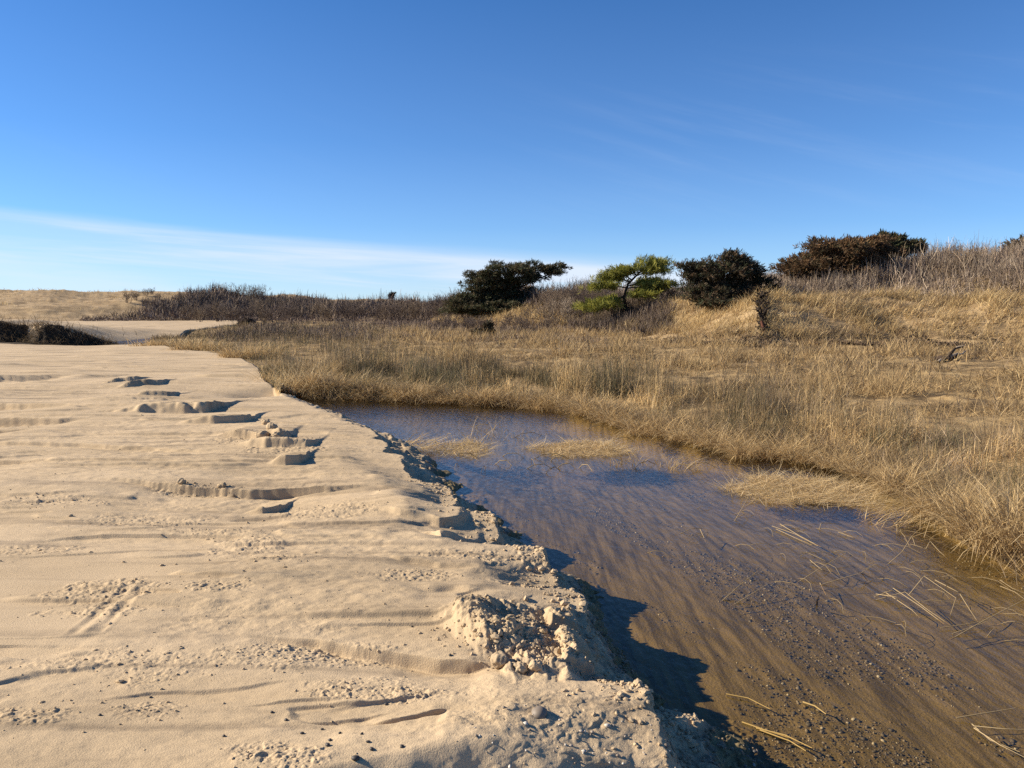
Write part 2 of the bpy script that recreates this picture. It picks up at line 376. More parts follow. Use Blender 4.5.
M_GRASS = leafmat('dry_grass', transl=.35)
M_TWIG = leafmat('bare_twig', transl=0, rough=.85)
M_CEDAR = leafmat('cedar_foliage', transl=.22)
M_PINE = leafmat('pine_needles', transl=.3)
M_STONE = leafmat('stone', transl=0, rough=.6, spec=.4)

def barkmat(name, c):
    return groundmat(name, [(.3, tuple(v * .6 for v in c)), (.6, c)], 8, 60, bump=.8, bscale=25, bdist=.02, stretch=(0, (1, 1, .2)))
M_BARK = barkmat('grey_bark', (.20, .165, .13)); M_DARKBARK = barkmat('dark_bark', (.05, .034, .024)); M_DRIFT = barkmat('weathered_wood', (.42, .34, .25))

# ------------------------------------------------------------------ ground mesh: one polar sheet round the camera foot, cut into its zones
FINE = True
def angs():
    a = np.linspace(-38, 38, 1150)
    b = np.linspace(38, 70, 90)[1:]; c = np.linspace(70, 180, 40)[1:]
    return np.radians(np.concatenate([-c[:-1][::-1], -b[::-1], a, b, c]))
def radii():
    # even steps of view angle below the horizon, closer still over the near sand
    y = np.concatenate([np.arange(1400, 800, -6.), np.arange(800, 470, -.42), np.arange(470, 346, -.24), np.arange(346, 334, -.07), np.arange(334, 316, -.12)])
    r = (1.55) * F / (y - HY)
    tail = r[-1] * np.exp(np.linspace(0, math.log(1200 / r[-1]), 110))[1:]
    return np.concatenate([[.02, .3, .6], r, tail])
th, rr = angs(), radii()
na, nr = len(th), len(rr)
g = 1 / np.cos(np.minimum(np.abs(th), R(40)))
X = (np.sin(th) * g)[None, :] * rr[:, None]; Y = (np.cos(th) * g)[None, :] * rr[:, None]
Z, ZONE, T, DE = ground(X, Y)
if True:  # crumbling brink: push the steep faces about sideways so that they break up and overhang
    m = (DE < .8) & (Y < 10) & (Z > .02)
    fx = fbm(X[m] * 13 + Z[m] * 9, Y[m] * 13 + Z[m] * 21, 61, 3); fy = fbm(X[m] * 13 - Z[m] * 17, Y[m] * 13 + Z[m] * 11, 62, 3)
    k = .012 * (1 - ss(.2, .8, DE[m]))
    X[m] += fx * k; Y[m] += fy * k
V = np.stack([X, Y, Z], -1).reshape(-1, 3)
idx = np.arange(nr * na).reshape(nr, na)
jn = (np.arange(na) + 1) % na
A, B, Cc, D = idx[:-1, :], idx[1:, :], idx[1:, jn], idx[:-1, jn]
Q = np.stack([A, D, Cc, B], -1).reshape(-1, 4)
zq = np.sort(ZONE.reshape(-1)[Q], axis=1)[:, 1]
# vertex normals of the whole sheet, so the cut lines do not show
fn = np.cross(V[Q[:, 2]] - V[Q[:, 0]], V[Q[:, 3]] - V[Q[:, 1]])
VN = np.zeros_like(V)
for k in range(4):
    for a in range(3): VN[:, a] += np.bincount(Q[:, k], weights=fn[:, a], minlength=len(V))
VN /= np.linalg.norm(VN, axis=1, keepdims=True) + 1e-20
if VN[:, 2].mean() < 0: VN = -VN; Q = Q[:, ::-1]
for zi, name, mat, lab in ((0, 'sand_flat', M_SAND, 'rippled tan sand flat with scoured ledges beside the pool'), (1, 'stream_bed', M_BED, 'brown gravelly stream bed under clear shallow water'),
                           (2, 'marsh_ground', M_MARSH, 'matted straw coloured marsh ground below the dune'), (3, 'dune_hill', M_DUNE, 'dune slope rising behind the marsh'), (4, 'dark_cut_bank', M_CUTBANK, 'dark cut bank behind the far pool')):
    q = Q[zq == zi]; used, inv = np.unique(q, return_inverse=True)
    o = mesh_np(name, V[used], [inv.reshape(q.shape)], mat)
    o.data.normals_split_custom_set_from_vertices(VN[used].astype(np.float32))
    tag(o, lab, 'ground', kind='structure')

# ------------------------------------------------------------------ water
def water():
    m, nt, n, l = newmat('clear_water')
    out = N(n, 'ShaderNodeOutputMaterial')
    tr = N(n, 'ShaderNodeBsdfTransparent'); tr.inputs[0].default_value = (.84, .76, .58, 1)
    gl = N(n, 'ShaderNodeBsdfGlossy'); gl.inputs['Roughness'].default_value = .07
    g = N(n, 'ShaderNodeNewGeometry')
    mp = N(n, 'ShaderNodeMapping'); mp.inputs['Rotation'].default_value = (0, 0, R(17)); mp.inputs['Scale'].default_value = (2.2, .8, 1)
    l.new(g.outputs['Position'], mp.inputs[0])
    a = N(n, 'ShaderNodeTexNoise'); a.inputs['Scale'].default_value = 11; a.inputs['Detail'].default_value = 3; a.inputs['Roughness'].default_value = .55
    l.new(mp.outputs[0], a.inputs['Vector'])
    bp = N(n, 'ShaderNodeBump'); bp.inputs['Strength'].default_value = .5; bp.inputs['Distance'].default_value = .014
    l.new(a.outputs['Fac'], bp.inputs['Height'])
    sx = N(n, 'ShaderNodeSeparateXYZ'); l.new(g.outputs['Position'], sx.inputs[0])      # more wind ripple out on the open pool
    wr = N(n, 'ShaderNodeMapRange'); l.new(sx.outputs[1], wr.inputs[0])
    for i_, v_ in enumerate((6.5, 13, .010, .026)): wr.inputs[i_ + 1].default_value = v_
    l.new(wr.outputs[0], bp.inputs['Distance'])
    dt = N(n, 'ShaderNodeVectorMath', operation='DOT_PRODUCT'); l.new(g.outputs['Incoming'], dt.inputs[0]); l.new(bp.outputs[0], dt.inputs[1])
    ab = N(n, 'ShaderNodeMath', operation='ABSOLUTE'); l.new(dt.outputs['Value'], ab.inputs[0])
    om = N(n, 'ShaderNodeMath', operation='SUBTRACT', use_clamp=True); om.inputs[0].default_value = 1; l.new(ab.outputs[0], om.inputs[1])
    pw = N(n, 'ShaderNodeMath', operation='POWER'); l.new(om.outputs[0], pw.inputs[0]); pw.inputs[1].default_value = 5
    fr = N(n, 'ShaderNodeMath', operation='MULTIPLY_ADD', use_clamp=True); l.new(pw.outputs[0], fr.inputs[0]); fr.inputs[1].default_value = .98; fr.inputs[2].default_value = .02
    l.new(bp.outputs[0], gl.inputs['Normal'])
    mx = N(n, 'ShaderNodeMixShader'); l.new(fr.outputs[0], mx.inputs[0]); l.new(tr.outputs[0], mx.inputs[1]); l.new(gl.outputs[0], mx.inputs[2])
    l.new(mx.outputs[0], out.inputs[0])
    return m
M_WATER = water()
V = []; faces = []
for x0, y0, x1, y1 in ((-7.5, -.5, 6.0, 17.5), (-27, 36.0, -12.0, 50.0)):
    k = len(V); V += [(x0, y0, 0), (x1, y0, 0), (x1, y1, 0), (x0, y1, 0)]; faces.append((k, k + 1, k + 2, k + 3))
tag(mesh_np('water', V, [np.array(faces)], M_WATER), 'clear shallow water reflecting the blue sky', 'water', kind='structure')

# ------------------------------------------------------------------ blades of grass
def blades(P, h, w, lean_dir, lean, curl, col, seg=3, face=None):
    """P (n,3) roots; h heights; w widths; lean_dir azimuth; lean angle from vertical at root; curl extra angle gained by the tip"""
    n = len(P)
    if face is None: face = RNG.uniform(0, math.pi, n)
    k = seg + 1
    s = np.linspace(0, 1, k)
    ang = lean[:, None] + curl[:, None] * s[None, :] ** 1.3
    step = h[:, None] / seg
    dr = np.sin(ang) * step; dz = np.cos(ang) * step
    r = np.concatenate([np.zeros((n, 1)), np.cumsum(dr[:, 1:], 1)], 1); z = np.concatenate([np.zeros((n, 1)), np.cumsum(dz[:, 1:], 1)], 1)
    cx = P[:, 0:1] + r * np.cos(lean_dir)[:, None]; cy = P[:, 1:2] + r * np.sin(lean_dir)[:, None]; cz = P[:, 2:3] + z
    wv = w[:, None] * (1 - .75 * s[None, :] ** 1.5) * .5
    sx, sy = np.cos(face)[:, None] * wv, np.sin(face)[:, None] * wv
    L = np.stack([cx - sx, cy - sy, cz], -1); Rr = np.stack([cx + sx, cy + sy, cz], -1)
    Vv = np.stack([L, Rr], 2).reshape(n, k * 2, 3)
    b = (np.arange(n) * k * 2)[:, None]
    q = []
    for i in range(seg): q.append(np.concatenate([b + 2 * i, b + 2 * i + 1, b + 2 * i + 3, b + 2 * i + 2], 1))
    Qv = np.concatenate(q, 0)
    Cv = np.repeat(col[:, None, :], k * 2, 1)
    return Vv.reshape(-1, 3), Qv, Cv.reshape(-1, 3)

class Acc:
    def __init__(s): s.V = []; s.Q = []; s.C = []; s.n = 0
    def add(s, V, Q, C):
        s.V.append(V); s.Q.append(Q + s.n); s.C.append(C); s.n += len(V)
    def build(s, name, mat, parent=None, smooth=True):
        return mesh_np(name, np.concatenate(s.V), [np.concatenate(s.Q)], mat, parent, np.concatenate(s.C), smooth)

MATS = np.array([(.62, .46, .24), (.54, .39, .19), (.68, .53, .31), (.42, .29, .14)])
TUSS = np.array([(.58, .42, .21), (.48, .33, .15), (.38, .26, .12), (.62, .47, .26), (.25, .17, .085)])
STRAW = np.array([(.56, .40, .19), (.49, .34, .155), (.41, .28, .13), (.60, .45, .24), (.33, .22, .105)])
GREYB = np.array([(.26, .19, .12), (.32, .235, .15), (.195, .145, .09), (.16, .12, .075), (.38, .285, .185)])
OLIVE = np.array([(.11, .095, .05), (.13, .115, .06), (.09, .075, .042), (.16, .135, .075)])
THATCH = np.array([(.44, .31, .15), (.36, .25, .12), (.50, .37, .19), (.28, .185, .09)])
DGRASS = np.array([(.58, .43, .21), (.52, .375, .175), (.45, .32, .15), (.62, .48, .26), (.33, .22, .11)])
TWIGC = np.array([(.175, .13, .09), (.215, .16, .11), (.14, .10, .072), (.25, .19, .135)])

def pick(pal, n, wts=None):
    c = pal[RNG.choice(len(pal), n, p=wts)]
    return c * RNG.uniform(.8, 1.2, (n, 1))

def scatter(n, rmin, rmax, amax=43, power=0.0, amin=None):
    "points by azimuth and log distance, density falling with distance"
    a = np.radians(RNG.uniform(-amax if amin is None else amin, amax, n)); u = RNG.uniform(0, 1, n)
    if power == 0: r = rmin * (rmax / rmin) ** u
    else: r = (rmin ** power + u * (rmax ** power - rmin ** power)) ** (1 / power)
    return np.sin(a) * r, np.cos(a) * r

# the tall dead marsh grass
HAZ = np.array([-1.0, 0.35])
def marsh_fields(x, y):
    inch = inside(x, y, CHANNEL); insand = inside(x, y, SAND); infoot = inside(x, y, FOOTP)
    dM = poly_dist(x, y, MARSH); dF = poly_dist(x, y, FOOT); dS = poly_dist(x, y, SANDLINE)
    return inch, insand, infoot, dM, dF, dS
# inner edge of the tall band on the right: beyond it the straw lies flat
BAND = np.array([(-12, 62), (-7, 44), (-4.6, 30), (-2.6, 24), (-.3, 20.0), (2.6, 16.0), (4.2, 13.2), (4.9, 11.0), (5.5, 9.8), (5.5, 8.9), (6.6, 7.8), (14, 6.0), (14, -2), (-2, -2), (-60, 10), (-60, 62)])
def tall_w(x, y):
    d = poly_dist(x, y, BAND, True); i = inside(x, y, BAND)
    return ss(-.5, .9, np.where(i, d, -d) + .7 * fbm(x / 1.3, y / 1.3, 71, 3))

acc = Acc()
for n, r0, r1, wid in ((470000, 4.2, 20, .0048), (260000, 18, 75, .012)):
    x, y = scatter(n, r0, r1, 44, power=.75)
    inch, insand, infoot, dM, dF, dS = marsh_fields(x, y)
    ok = ~insand & ((~inch) | (dM < .35)) & ~(infoot & (dF > 1.0))
    tw = tall_w(x, y)
    cl = fbm(x / .55, y / .55, 72, 3)
    ok &= (RNG.uniform(0, 1, n) < tw * np.clip(.45 + 1.5 * cl, .04, 1)) & (RNG.uniform(0, 1, n) < np.where(inch, ss(.22, .02, dM) * .7, 1))
    x, y = x[ok], y[ok]; dM, dS, inch = dM[ok], dS[ok], inch[ok]; m = len(x)
    z = ground(x, y, False)[0]; z = np.maximum(z, -.05)
    big = fbm(x / 2.2, y / 2.2, 73, 3); med = fbm(x / .7, y / .7, 76, 3)
    edge = np.exp(-dM / .45); far = ss(15, 34, y)
    stalk = RNG.uniform(0, 1, m) < .58 - .3 * edge
    h = (.55 + .30 * big + .34 * med) * RNG.uniform(.35, 1.2, m) * np.where(stalk, 1.0, .8)
    h = h * (1 - .38 * far) * (1 - .35 * np.exp(-dS / .8)) * (1 - .60 * np.exp(-dM / .8))
    warm = np.clip(.22 + .5 * edge + .65 * fbm(x / 1.1, y / 1.1, 74, 3) + .3 * np.exp(-dS / 1.0) - .30 * far, .03, .95)
    u = RNG.uniform(0, 1, m) * np.where(stalk, 1.35, .8)
    ol = np.clip(.36 + .6 * fbm(x / 1.8, y / 1.8, 75, 3), .03, .8)
    col = np.where((u < warm)[:, None], pick(STRAW, m), np.where((RNG.uniform(0, 1, m) < ol)[:, None], pick(OLIVE, m), pick(GREYB, m)))
    cl2 = fbm(x / .6, y / .6, 79, 2); col = np.where((cl2 > .12)[:, None] & (RNG.uniform(0, 1, m) < .65)[:, None], pick(OLIVE, m) * 1.1, col); col = np.where((cl2 < -.28)[:, None] & (RNG.uniform(0, 1, m) < .6)[:, None], pick(STRAW, m) * 1.1, col)
    col = col * (1 - .22 * far)[:, None] * np.clip(.92 + .55 * fbm(x / 1.9 + 5, y / 1.9, 120, 3), .45, 1.25)[:, None] * RNG.uniform(.6, 1.45, (m, 1))
    bent = (RNG.uniform(0, 1, m) < .20 + .30 * edge) 
    lean = np.where(stalk, np.abs(RNG.normal(0, .12, m)), np.abs(RNG.normal(.15, .3, m))) + bent * RNG.uniform(.1, .8, m)
    curl = np.where(stalk, RNG.normal(.05, .15, m), RNG.uniform(.3, 2.3, m)) + bent * RNG.uniform(.2, 1.2, m)
    ld = RNG.uniform(-math.pi, math.pi, m); ld = np.where(RNG.uniform(0, 1, m) < .2, RNG.normal(-.4, .7, m), ld)
    w = wid * RNG.uniform(.6, 1.4, m) * np.clip(np.hypot(x, y) / (9 if wid < .01 else 28), .75, 2.2) * np.where(stalk, .8, 1.1)
    V_, Q_, C_ = blades(np.stack([x, y, z - .02], -1), h, w, ld, lean, curl, col, seg=4)
    low = V_[:, 2] < -.02; V_[low, 2] = -.02
    acc.add(V_, Q_, C_)
    p = RNG.uniform(0, 1, m) < .75; k_ = int(p.sum())
    hh = h[p] * RNG.uniform(.1, .85, k_)
    q = np.stack([x[p] + RNG.normal(0, .05, k_), y[p] + RNG.normal(0, .05, k_), z[p] + hh], -1)
    acc.add(*blades(q, RNG.uniform(.08, .28, k_) * (1 - .3 * far[p]), w[p] * .9, RNG.uniform(-math.pi, math.pi, k_), RNG.uniform(.1, 1.5, k_), RNG.uniform(-.6, 1.8, k_), col[p] * RNG.uniform(.8, 1.25, (k_, 1)), seg=3))
j = RNG.integers(2, len(MARSH) - 1, 30000); f = RNG.uniform(0, 1, 30000); e = MARSH[j] * (1 - f)[:, None] + MARSH[j + 1] * f[:, None] if False else MARSH[j - 1] * (1 - f)[:, None] + MARSH[j] * f[:, None]
x, y = e[:, 0] + RNG.normal(.05, .16, 30000), e[:, 1] + RNG.normal(.12, .18, 30000); z = np.maximum(ground(x, y, False)[0], -.02)
acc.add(*blades(np.stack([x, y, z], -1), RNG.uniform(.12, .42, 30000), .0055 * np.clip(y / 9, .8, 1.8), RNG.uniform(-3.14, 3.14, 30000), RNG.uniform(.5, 1.45, 30000), RNG.uniform(-.2, .6, 30000), pick(np.concatenate([STRAW, GREYB]), 30000) * RNG.uniform(.6, 1.3, (30000, 1))))
tag(acc.build('marsh_grass', M_GRASS), 'dense tall dead marsh grass, grey brown and straw coloured, behind the pool', 'marsh grass', kind='stuff')

# flattened straw on the open ground below the dune
acc = Acc()
n = 300000
x, y = scatter(n, 7, 46, 44, power=.6, amin=-12)
inch, insand, infoot, dM, dF, dS = marsh_fields(x, y)
ok = ~insand & ~inch & ~(infoot & (dF > 1.5)) & (dM > .4)
ok &= RNG.uniform(0, 1, n) < (1.05 - tall_w(x, y)) * np.clip(.55 + 1.5 * fbm(x / 1.7, y / 1.1, 81, 4), .03, 1)
x, y = x[ok], y[ok]; m = len(x); z = ground(x, y, False)[0]
h = RNG.uniform(.10, .34, m); r = np.hypot(x, y)
tf = fbm(x / .9, y / .9, 88, 3); upr = RNG.uniform(0, 1, m) < .10 + .75 * ss(.12, .5, tf)
h = h * (1 + 1.0 * ss(.1, .55, tf)) * RNG.uniform(.6, 1.2, m)
lean = np.where(upr, RNG.uniform(.1, .9, m), RNG.uniform(1.0, 1.55, m)); curl = RNG.uniform(0, .5, m) * np.where(upr, 1, .4)
shr = fbm(x / 1.6, y / 1.2, 82, 3)
col = np.where((RNG.uniform(0, 1, m) < np.clip(.12 + .5 * shr, 0, .6))[:, None], pick(GREYB, m) * .8, pick(THATCH, m))
acc.add(*blades(np.stack([x, y, z], -1), h, .010 * RNG.uniform(.6, 1.5, m) * np.clip(r / 14, .7, 2.5), RNG.uniform(-math.pi, math.pi, m), lean, curl, col, seg=2))
tag(acc.build('flattened_straw', M_GRASS), 'short flattened golden straw covering the open ground below the dune', 'dry grass', kind='stuff')

# pale beach grass on the dune face
acc = Acc()
n = 520000
x, y = scatter(n, 24, 75, 44, power=.8, amin=-6)
inch, insand, infoot, dM, dF, dS = marsh_fields(x, y)
rt = ss(-3, 7, x)
lim = 6.2 + 1.8 * fbm(x / 3.0, y * 0 + 1, 83, 3)
tuft = fbm(x / .45, y / .45, 84, 2)
ok = infoot & (dF > .9) & (dF < lim) & (RNG.uniform(0, 1, n) < np.clip(.62 + 1.5 * tuft, .14, 1)) 
x, y, dF = x[ok], y[ok], dF[ok]; m = len(x); z = ground(x, y, False)[0]; r = np.hypot(x, y)
h = RNG.uniform(.35, .75, m) * (1 + .3 * fbm(x / 1.5, y / 1.5, 85, 2))
dk = fbm(x / 2.2, y / 2.2, 86, 3)
col = np.where((RNG.uniform(0, 1, m) < np.clip(.08 + .45 * dk + .3 * (1 - ss(.8, 2, dF)), 0, .7))[:, None], pick(GREYB, m), pick(DGRASS, m))
ld = RNG.normal(-.6, 1.5, m)
acc.add(*blades(np.stack([x, y, z - .02], -1), h * RNG.uniform(.6, 1.15, m), .015 * RNG.uniform(.6, 1.5, m) * np.clip(r / 33, .8, 2), ld, RNG.uniform(.05, .6, m), RNG.uniform(.3, 1.7, m), col * RNG.uniform(.65, 1.3, (m, 1))))
# thin grass on the bare dune far to the left and on the lip of the dark cut bank
n = 60000
x = RNG.uniform(-110, -18, n); y = RNG.uniform(36, 175, n)
fo = inside(x, y, FOOTP)
ok = ((x < -16.5) & (y > 37.6) & (y < 44) & (RNG.uniform(0, 1, n) < np.exp(-(y - 37.6) / 2.2))) | ((y > 82) & (RNG.uniform(0, 1, n) < ss(.0, .5, fbm(x / 9, y / 5, 87, 3)) * .4))
x, y = x[ok], y[ok]; m = len(x); z = ground(x, y, False)[0]; r = np.hypot(x, y)
acc.add(*blades(np.stack([x, y, z - .02], -1), RNG.uniform(.25, .55, m), .028 * np.clip(r / 50, .7, 2.5), RNG.uniform(-3.1, 3.1, m), RNG.uniform(.05, .5, m), RNG.uniform(.2, 1.0, m), np.where((y < 50)[:, None], pick(GREYB, m) * .6, pick(DGRASS, m) * 1.0)))
# a strip growing all along the brow of the dark bank
n = 9000
x = RNG.uniform(-48, -16.6, n); y = 37.0 + .9 * fbm(x / 4, x * 0 + 3.1, 27, 3) + RNG.uniform(.0, 1.1, n); z = ground(x, y, False)[0]
acc.add(*blades(np.stack([x, y, z - .02], -1), RNG.uniform(.25, .5, n), np.full(n, .022), RNG.normal(-1.2, .8, n), RNG.uniform(.2, .9, n), RNG.uniform(.4, 1.5, n), pick(GREYB, n) * .55))
tag(acc.build('beach_grass', M_GRASS), 'tufted pale golden beach grass on the dune slopes', 'beach grass', kind='stuff')

# ------------------------------------------------------------------ tapering tubes (limbs, stalks, twigs)
def tubes(paths, sides=4):
    "paths: list of (points, radii, colour)"
    V = []; Q = []; C = []; n = 0
    for pts, rad, c in paths:
        pts = np.asarray(pts, float); k = len(pts)
        tan = np.gradient(pts, axis=0); tan /= np.linalg.norm(tan, axis=1, keepdims=True) + 1e-9
        ref = np.array([0, 0, 1.]) if abs(tan[0, 2]) < .9 else np.array([1., 0, 0])
        u = np.cross(tan, ref); u /= np.linalg.norm(u, axis=1, keepdims=True) + 1e-9
        v = np.cross(tan, u)
        a = np.arange(sides) * 2 * math.pi / sides
        ring = pts[:, None, :] + (np.cos(a)[None, :, None] * u[:, None, :] + np.sin(a)[None, :, None] * v[:, None, :]) * np.asarray(rad)[:, None, None]
        V.append(ring.reshape(-1, 3)); C.append(np.repeat(np.asarray(c)[None], k * sides, 0))
        b = n + np.arange(k - 1)[:, None] * sides; j = np.arange(sides)[None, :]; j2 = (j + 1) % sides
        Q.append(np.stack([b + j, b + j2, b + sides + j2, b + sides + j], -1).reshape(-1, 4)); n += k * sides
    return np.concatenate(V), np.concatenate(Q), np.concatenate(C)

# ------------------------------------------------------------------ bare shrubs
def shrub_mesh(seed, ht, spread, stems, pal=TWIGC, wk=1.0):
    rs = random.Random(seed); paths = []
    def grow(p, d, L, r, depth):
        pts = [p]; k = 3
        for i in range(k):
            d = (d + Vector((rs.gauss(0, .16), rs.gauss(0, .16), rs.gauss(.05, .10)))).normalized()
            p = p + d * L / k; pts.append(p)
        c = pal[rs.randrange(len(pal))] * rs.uniform(.8, 1.2)
        paths.append(([tuple(q) for q in pts], [max(.0045, r * (1 - .2 * i)) * wk for i in range(k + 1)], c))
        if depth > 0:
            for j in range(rs.choice((2, 3, 3)) if depth > 1 else rs.choice((3, 4, 4))):
                t = rs.uniform(.35, 1.0); q = pts[0].lerp(pts[-1], t) if t < .95 else pts[-1]
                nd = (d + Vector((rs.gauss(0, .55), rs.gauss(0, .55), rs.gauss(.12, .35)))).normalized()
                grow(q, nd, L * rs.uniform(.5, .8), r * .62, depth - 1)
    for s in range(stems):
        a = rs.uniform(0, 6.283); q = rs.uniform(0, .35) * spread
        d = Vector((math.cos(a) * rs.uniform(.1, .9) * spread / ht, math.sin(a) * rs.uniform(.1, .9) * spread / ht, 1)).normalized()
        grow(Vector((math.cos(a) * q, math.sin(a) * q, -.05)), d, ht * rs.uniform(.42, .6), .016, 3)
    return tubes(paths, 3)
def shrub_proto(seed, ht, spread, stems, pal=TWIGC, wk=1.0):
    V, Q, C = shrub_mesh(seed, ht, spread, stems, pal, wk)
    o = mesh_np('bare_shrub', V, [Q], M_TWIG, None, C); me = o.data; bpy.data.objects.remove(o); return me
DARKTW = np.array([(.085, .062, .052), (.11, .082, .068), (.07, .05, .042), (.13, .10, .082)])
GREYTW = np.array([(.27, .215, .155), (.32, .255, .19), (.22, .17, .125), (.37, .30, .225)])
SH_G = [shrub_proto(100 + i, 1.5, .95, 13, GREYTW if i % 2 else TWIGC, 1.0) for i in range(4)]
SH_D = [shrub_proto(200 + i, 1.5, 1.05, 14, DARKTW if i % 2 else TWIGC * .8, 1.3) for i in range(4)]
def put_shrub(me, x, y, s, label, group, zs=1.0):
    z = float(ground(np.array([x]), np.array([y]), False)[0][0])
    o = bpy.data.objects.new('bare_shrub', me); o.location = (x, y, z); o.rotation_euler = (0, 0, random.uniform(0, 6.28)); o.scale = (s, s, s * zs)
    tag(link(o), label, 'shrub', group); return o
def foot_t(x, y):
    x = np.array([x]); y = np.array([y]); d = poly_dist(x, y, FOOT); return float(np.where(inside(x, y, FOOTP), d, -d)[0])
cand = []
k = 0
while k < 95:                                            # thicket on the crest at right
    x, y = random.uniform(4, 46), random.uniform(30, 64)
    t = foot_t(x, y)
    if t < 6.3 or t > 21 or abs(math.degrees(math.atan2(x, y))) > 42: continue
    if any((x - a) ** 2 + (y - b) ** 2 < .75 for a, b in cand): continue
    if x < 9.5 and random.random() < .6: continue
    cand.append((x, y)); k += 1
    edge = 1 - .35 * (t < 7.5)
    put_shrub(SH_G[random.randrange(4)] if random.random() < .75 else SH_D[random.randrange(4)], x, y, random.uniform(.75, 1.15) * edge, 'bare grey brown shrub in the thicket covering the crest of the tall dune', 'bare shrubs of the dune crest thicket', .82)
k = 0
while k < 28:                                             # dark twiggy shrubs below the pine
    px, py = random.uniform(575, 690), random.uniform(312, 334)
    x, y = at(px, py, 1.0 - (py - 312) / 40)
    t = foot_t(x, y)
    x, y = at(px, 330, .4); y = y + random.uniform(-1.5, 7); x = x * y / (y - 2)
    if any((x - a) ** 2 + (y - b) ** 2 < .5 for a, b in cand): continue
    cand.append((x, y)); k += 1
    put_shrub(SH_D[random.randrange(4)], x, y, random.uniform(.55, .95), 'dark bare twiggy shrub in the low thicket under the pine', 'dark shrubs of the low thicket', .8)
k = 0
while k < 20:                                             # brush between the wind-bent cedar and the pine
    px = random.uniform(545, 600); y = random.uniform(52, 62); x = (px - CX) / F * y
    if any((x - a) ** 2 + (y - b) ** 2 < .8 for a, b in cand): continue
    cand.append((x, y)); k += 1
    put_shrub(SH_D[random.randrange(4)] if k % 2 else SH_G[random.randrange(4)], x, y, random.uniform(.9, 1.3), 'bare brown shrub in the brush between the bent cedar and the pine', 'brown shrubs between cedar and pine')
k = 0
while k < 85:                                            # long low dunes on the left
    px = random.uniform(118, 470); y = random.uniform(70, 100); x = (px - CX) / F * y
    if px < 190 and y < 76 + (190 - px) * .12: continue
    if any((x - a) ** 2 + (y - b) ** 2 < 1.2 for a, b in cand): continue
    cand.append((x, y)); k += 1
    put_shrub(SH_D[random.randrange(4)], x, y, random.uniform(.9, 1.5) * (.6 if px < 175 else 1) * (1 + .25 * float(vnoise(x / 6, y / 9, 3))), 'bare dark brown shrub in the long thicket on the low distant dunes', 'dark shrubs of the distant dunes')
k = 0
while k < 22:                                             # brush round the foot of the bent cedar
    px = random.uniform(430, 560); y = random.uniform(46, 58); x = (px - CX) / F * y
    if any((x - a) ** 2 + (y - b) ** 2 < .8 for a, b in cand): continue
    cand.append((x, y)); k += 1
    put_shrub(SH_D[random.randrange(4)], x, y, random.uniform(.5, .8), 'low dark bare shrub around the foot of the bent cedar', 'low shrubs at the foot of the bent cedar', .8)

# the tangle of fine twigs that fills the thickets between the shrubs one can tell apart
def brush(n, xr, yr, keep, hfun, pal, wid, acc):
    x = RNG.uniform(*xr, n); y = RNG.uniform(*yr, n); d = poly_dist(x, y, FOOT); t = np.where(inside(x, y, FOOTP), d, -d)
    ok = keep(x, y, t) & (np.abs(np.degrees(np.arctan2(x, y))) < 43); x, y, t = x[ok], y[ok], t[ok]; m = len(x); z = ground(x, y, False)[0]
    h = hfun(x, y, t) * RNG.uniform(.45, 1.1, m)
    tone = 1 + .35 * fbm(x / 2.5, y / 2.5, 66, 3)
    base = z + RNG.uniform(0, .45, m) * h
    V_, Q_, C_ = blades(np.stack([x, y, base - .05], -1), h * RNG.uniform(.35, .75, m), wid * RNG.uniform(.6, 1.4, m) * np.hypot(x, y) / 40, RNG.uniform(-math.pi, math.pi, m), RNG.uniform(.1, 1.25, m), RNG.uniform(-.8, .6, m), pick(pal, m) * tone[:, None] * RNG.uniform(.6, 1.4, (m, 1)), seg=2)
    acc.add(V_, Q_, C_)
acc = Acc()
hump = lambda x, y, s_, sd: fbm(x / s_, y / s_, sd, 3)
brush(330000, (3, 52), (29, 66), lambda x, y, t: (t > 5.6 + 1.2 * hump(x, y, 2.5, 51)) & (t < 24) & (x > 6.0 + 1.2 * hump(x, y, 3, 52)) & (RNG.uniform(0, 1, len(x)) < .62 + 1.1 * hump(x, y, 1.3, 53)), lambda x, y, t: (1.25 + .55 * hump(x, y, 3.5, 54)) * ss(5.0, 8.5, t) + .25, np.concatenate([TWIGC * 1.3, GREYTW * 1.15, DARKTW * 1.2]), .020, acc)
tag(acc.build('brushwood', M_TWIG), 'tangled grey twigs filling the thicket on the crest of the tall dune', 'brush', kind='stuff')
acc = Acc()
brush(60000, (3.2, 12), (38, 56), lambda x, y, t: (t > .2) & (t < 7) & (x > 3.4 + (y - 40) * .03) & (x < 9.2 - (t - 2) * .1 + .8 * hump(x, y, 2, 55)) & (t > (x - 7.5) * 1.6), lambda x, y, t: .75 + .35 * hump(x, y, 2.0, 56), np.concatenate([DARKTW, TWIGC * .7]), .02, acc)
brush(70000, (-9, 9), (44, 68), lambda x, y, t: (t > 4.0) & (x < 8) & ((y - 52 > (x - 1) * -.2) | (x < -2)) & (RNG.uniform(0, 1, len(x)) < .7 + .9 * hump(x, y, 2, 57)), lambda x, y, t: (.95 + .5 * hump(x, y, 3, 58)) * (.45 + .75 * ss(3, 9, t)) * (1 + .5 * ss(-1, 3, x) * ss(4, 9, t)), np.concatenate([DARKTW * 1.2, TWIGC * 1.1]), .024, acc)
